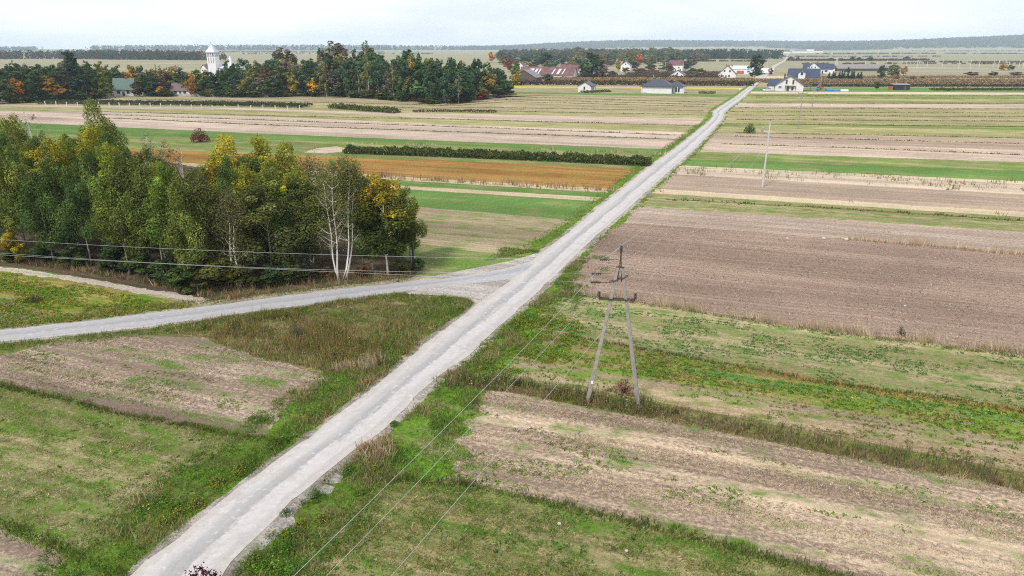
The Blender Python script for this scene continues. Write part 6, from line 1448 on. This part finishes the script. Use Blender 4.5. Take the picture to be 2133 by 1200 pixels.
small_house('little white gabled cottage behind the corn', 1412, 163.5, 12, 11, 2.4, 3.4, 'white', 'brownroof')
small_house('small white house glimpsed right of the big dark farm tree', 1257, 146, 8, 8, 3.4, 3.4, 'white', 'redroof')
small_house('pale house peeping out left of the farm trees', 1085, 145, 9, 8, 4.0, 3.4, 'cream', 'redroof')
small_house('house with a green metal roof in front of the left wood', 264, 200, 8.5, 8.2, 3.2, 4.6, 'cream', 'greenroof', 'x', GA + .55)
small_house('small white house with a brown tiled roof before the left wood', 384, 199.5, 9.5, 6.5, 2.6, 3.0, 'white', 'brownroof', 'x', GA + .25)
small_house('red roofed house showing over the left wood', 366, 154, 7, 6, 3.5, 2.6, 'cream', 'redroof', 'x')
small_house('cream gabled house beside the church tower', 431, 152, 7, 6, 4.0, 3.0, 'cream', 'brownroof')
for i, (u, v, L_, W_, rf) in enumerate([(1632, 111.5, 40, 20, 'redroof'), (1665, 110.6, 50, 20, 'greyroof'), (1684, 110.4, 36, 20, 'tin'), (1697, 109.6, 60, 22, 'redroof')]):
    small_house(['white house with a reddish roof far off where the road fades', 'grey roofed long house far off right of the road end', 'tin roofed white hall in the far hamlet', 'large red roofed white house at the right of the far hamlet'][i], u, v, L_, W_, 7, 6, 'white', rf, 'x', 0, False, 'far_house', 0)
# outbuildings at right
h = site('black_shed', 'low black shed with a grey flat roof and orange woodpile at right', 1874, 188, 'shed', GA * .3, push=3)
m = MB(); m.box((0, 0, 1.3), (8, 5, 2.6)); m.build('wall', M['black'], h); m = MB(); m.add([(-4.4, -2.9, 2.63), (4.4, -2.9, 2.63), (4.4, 2.9, 3.1), (-4.4, 2.9, 3.1), (-4.4, -2.9, 2.80), (4.4, -2.9, 2.80), (4.4, 2.9, 3.27), (-4.4, 2.9, 3.27)], [(3, 2, 1, 0), (4, 5, 6, 7), (0, 1, 5, 4), (1, 2, 6, 5), (2, 3, 7, 6), (3, 0, 4, 7)]); m.build('roof', M['greyroof'], h)
m = MB(); m.box((-5.2, -.8, .9), (1.6, 2.2, 1.8)); m.build('woodpile', M['orange'], h); door(h, 1.5, -2.5, 1.2, 2.0, M['wood'])
h = site('low_barn', 'long low dark roofed barn far behind the conifer hedge', 1790, 148, 'barn', 0)
gable(h, 50, 16, 2.6, 3.2, M['wood'], M['greyroof'], .6, (0, 0, 0), 'x'); gable(h, 14, 14, 3.0, 3.4, M['cream'], M['navy'], .5, (-34, 0, 0), 'x', rname='annex_roof', wname='annex')
h = site('tarpaulin_stack', 'low stack covered with bright blue tarpaulin on the lawn', 1735, 190.2, 'stack', 0)
for q, wq, hq in ((-2.2, 3.0, 1.3), (1.4, 3.6, 1.0)):
    m = MB(); m.prism([(-1.1, .1), (1.1, .1), (1.1, hq * .8), (.3, hq), (-.7, hq * .95), (-1.1, hq * .7)], q - wq / 2, q + wq / 2); m.build('tarpaulin', M['blue'], h)
m = MB(); m.box((-.1, 0, .05), (8, 2.6, .1)); m.build('pallet', M['wood'], h)
h = site('play_hut', 'small orange wooden play hut on the lawn', 1707, 188, 'hut', 0); gable(h, 2.4, 2.2, 1.7, 1.2, M['orange'], M['brownroof'], .25); door(h, 0, -1.2, .6, 1.3)
h = site('blue_barrel', 'blue plastic barrel standing by the play hut', 1703, 190, 'barrel', 0)
m = MB(); m.tube([(0, 0, 0), (0, 0, .1), (0, 0, .6), (0, 0, 1.25), (0, 0, 1.35)], [.5, .55, .6, .55, .5], 14); m.build('drum', M['bluep'], h, True); m = MB(); m.tube([(0, 0, 1.355), (0, 0, 1.43)], .42, 14); m.build('lid', M['bluep'], h)
h = site('boat_cover', 'white upturned boat shape on the grass right of the blue tarpaulin', 1758, 190, 'boat', .1)
m = MB(); m.prism([(-.9, 0), (.9, 0), (.75, .5), (.3, .85), (-.3, .85), (-.75, .5)], -2, 2); m.build('hull', M['white'], h); m = MB(); m.box((0, 0, .9), (3.6, .1, .1)); m.build('keel', M['conc'], h)
h = site('car', 'white estate car parked left of the large white house', 1598, 190.3, 'car', .12)
m = MB(); m.prism([(-2.2, .35), (2.2, .35), (2.25, .8), (1.9, 1.0), (1.0, 1.05), (-1.9, 1.05), (-2.2, .95)], -.88, .88); b_ = m.build('body', M['car'], h); b_.rotation_euler = (0, 0, math.pi / 2)
m = MB(); m.prism([(-1.85, 1.055), (1.0, 1.055), (.45, 1.5), (-1.5, 1.52)], -.78, .78); c_ = m.build('window', M['glass'], h); c_.rotation_euler = (0, 0, math.pi / 2)
m = MB(); m.prism([(-1.5, 1.525), (.45, 1.505), (.40, 1.57), (-1.45, 1.59)], -.74, .74); c_ = m.build('roof', M['car'], h); c_.rotation_euler = (0, 0, math.pi / 2)
for q in (-1.4, 1.35):
    for s in (-.8, .8): m = MB(); m.tube([(q, s - .1, .34), (q, s + .1, .34)], .34, 12); w_ = m.build('wheel', M['rubber'], h); m = MB(); m.tube([(q, s - .115, .34), (q, s + .115, .34)], .18, 10); m.build('rim', M['plate'], w_)
for s in (-.55, .55): m = MB(); m.box((-2.25, s, .75), (.08, .3, .16)); m.build('headlight', M['glass'], h)
h = site('road_sign', 'small white road sign on a post at the left of the road', 1540, 194, 'sign', .1); m = MB(); m.tube([(0, 0, 0), (0, 0, 2.6)], .05, 6); m.build('post', M['conc_l'], h); m = MB(); m.box((0, -.07, 2.1), (.8, .03, .9)); m.build('plate', M['plate'], h)
h = site('marker_post', 'short grey stump beside the solitary round shrub', 1588, 276, 'stump', .1); m = MB(); m.tube([(0, 0, -.1), (0, 0, .7), (.05, 0, 1.3)], [.35, .33, .25], 8); m.build('stump_wood', M['conc'], h); m = MB(); m.tube([(.05, 0, 1.305), (.05, 0, 1.34)], .22, 8); m.build('cut_face', M['conc_l'], h)
# church
Yc = 500.0; xc = xat(450, Yc); h = thing('church', 'white church with square bell tower and grey pointed spire above the wood', 'church', (xc, Yc, 0), -.1)
m = MB(); m.box((0, 0, 8.0), (5.9, 5.9, 16.0)); tw = m.build('tower', M['white'], h)
zt0 = 16.0
for i_ in range(4):
    for j_ in range(4):
        if i_ in (0, 3) or j_ in (0, 3): m = MB(); m.box((-2.6 + 1.733 * i_, -2.6 + 1.733 * j_, zt0 + 1.15), (.5, .5, 2.02)); m.build('belfry_column', M['white'], h)
m = MB(); m.box((0, 0, zt0 + 2.35), (6.4, 6.4, .35)); m.box((0, 0, zt0 - .0 + .02), (6.3, 6.3, .25)); m.build('cornice', M['conc_l'], h)
m = MB(); zz = zt0 + 2.55; m.add([(-3.4, -3.4, zz), (3.4, -3.4, zz), (3.4, 3.4, zz), (-3.4, 3.4, zz), (0, 0, zz + 5.2)], [(3, 2, 1, 0), (0, 1, 4), (1, 2, 4), (2, 3, 4), (3, 0, 4)]); sp_ = m.build('spire', M['tin'], h)
m = MB(); m.box((0, 0, zz + 5.9), (.18, .18, 1.6)); m.box((0, 0, zz + 6.2), (.8, .18, .18)); m.build('cross', M['steel'], sp_)
for q in (-1.7, 0, 1.7): m = MB(); m.box((q, -2.98, 13.3), (.55, .1, 3.6)); m.build('louvre', M['conc'], h)
m = MB(); m.box((11, 5, 4.0), (15, 11, 8)); m.build('nave', M['white'], h)
gable(h, 15.4, 11.4, .2, 2.6, M['white'], M['tin'], .4, (11, 5, 8.0), 'x', rname='nave_roof', wname='nave_gable')
for q in (6, 9.5, 13, 16.5): win(h, q, -.5, 5.0, 1.3, 3.8, 'f', M['dframe'])
m = MB(); m.box((10.3, 4, 11.5), (2.0, 2.0, 4.0)); t_ = m.build('turret', M['white'], h); m = MB(); m.add([(9.1, 2.8, 13.52), (11.5, 2.8, 13.52), (11.5, 5.2, 13.52), (9.1, 5.2, 13.52), (10.3, 4, 16.4)], [(3, 2, 1, 0), (0, 1, 4), (1, 2, 4), (2, 3, 4), (3, 0, 4)]); m.build('turret_roof', M['tin'], t_)

# stones on the ploughed margin
for i, (u, v, s) in enumerate([(1716, 498, .26), (1762, 500, .32), (1640, 497, .16), (1885, 638, .13), (1165, 1092, .11), (1305, 1148, .09)]):
    x, y = at(u, v); bm = bmesh.new(); bmesh.ops.create_icosphere(bm, subdivisions=2, radius=s)
    for q in bm.verts: q.co *= 1 + .25 * (vnoise(np.array([q.co.x * 5 + i]), np.array([q.co.y * 5 + q.co.z * 3]), 3)[0] - .5); q.co.z *= .6
    me = bpy.data.meshes.new('stone'); bm.to_mesh(me); bm.free(); so = link('stone', me, None, M['stone']); so.location = (x, y, s * .3)
    tag(so, ['left of two pale stones by the straw line in the ploughed field', 'right of two pale stones by the straw line in the ploughed field', 'small pale stone left of the straw line', 'pale stone in the middle of the ploughed soil', 'pale stone on the bottom meadow near the wire', 'small stone right on the bottom meadow'][i], 'stone')

# ------------------------------------------------------------ haze
HAZE = True
if HAZE:
    m = MB(); m.box((0, 4050, 64.5), (15700, 8560, 131)); hz = m.build('haze', None); hz['kind'] = 'stuff'; hz['label'] = 'thin bluish haze lying over the whole plain'; hz['category'] = 'haze'
    mt, t, n, l, o_ = new_mat('haze_air'); pv = n.new('ShaderNodeVolumePrincipled')
    pv.inputs['Color'].default_value = (.70, .85, 1.0, 1); pv.inputs['Density'].default_value = .00011; pv.inputs['Anisotropy'].default_value = 0.0
    l(pv.outputs[0], o_.inputs['Volume']); hz.data.materials.clear(); hz.data.materials.append(mt)

# ------------------------------------------------------------ tell small groups apart by their order in the picture
ORD = ['leftmost', 'second from left', 'third from left', 'fourth from left', 'fifth from left', 'sixth from left', 'seventh from left', 'eighth from left', 'ninth from left', 'tenth from left', 'eleventh from left', 'twelfth from left', 'thirteenth from left', 'fourteenth from left', 'rightmost']
GR = {}
for o in list(COL.objects):
    if o.parent is None and 'group' in o: GR.setdefault(o['group'], []).append(o)
for gname, os_ in GR.items():
    if len(os_) < 2 or len(os_) > 15 or 'inside' in gname: continue
    os_.sort(key=lambda o: o.location.x / (o.location.y * CP + CAM_H * SP))
    if len({o['label'] for o in os_}) > 1: continue
    for i, o in enumerate(os_):
        w_ = 'rightmost' if i == len(os_) - 1 else ORD[i]
        if len((o['label'] + ', ' + w_).split()) <= 16: o['label'] = o['label'] + ', ' + w_
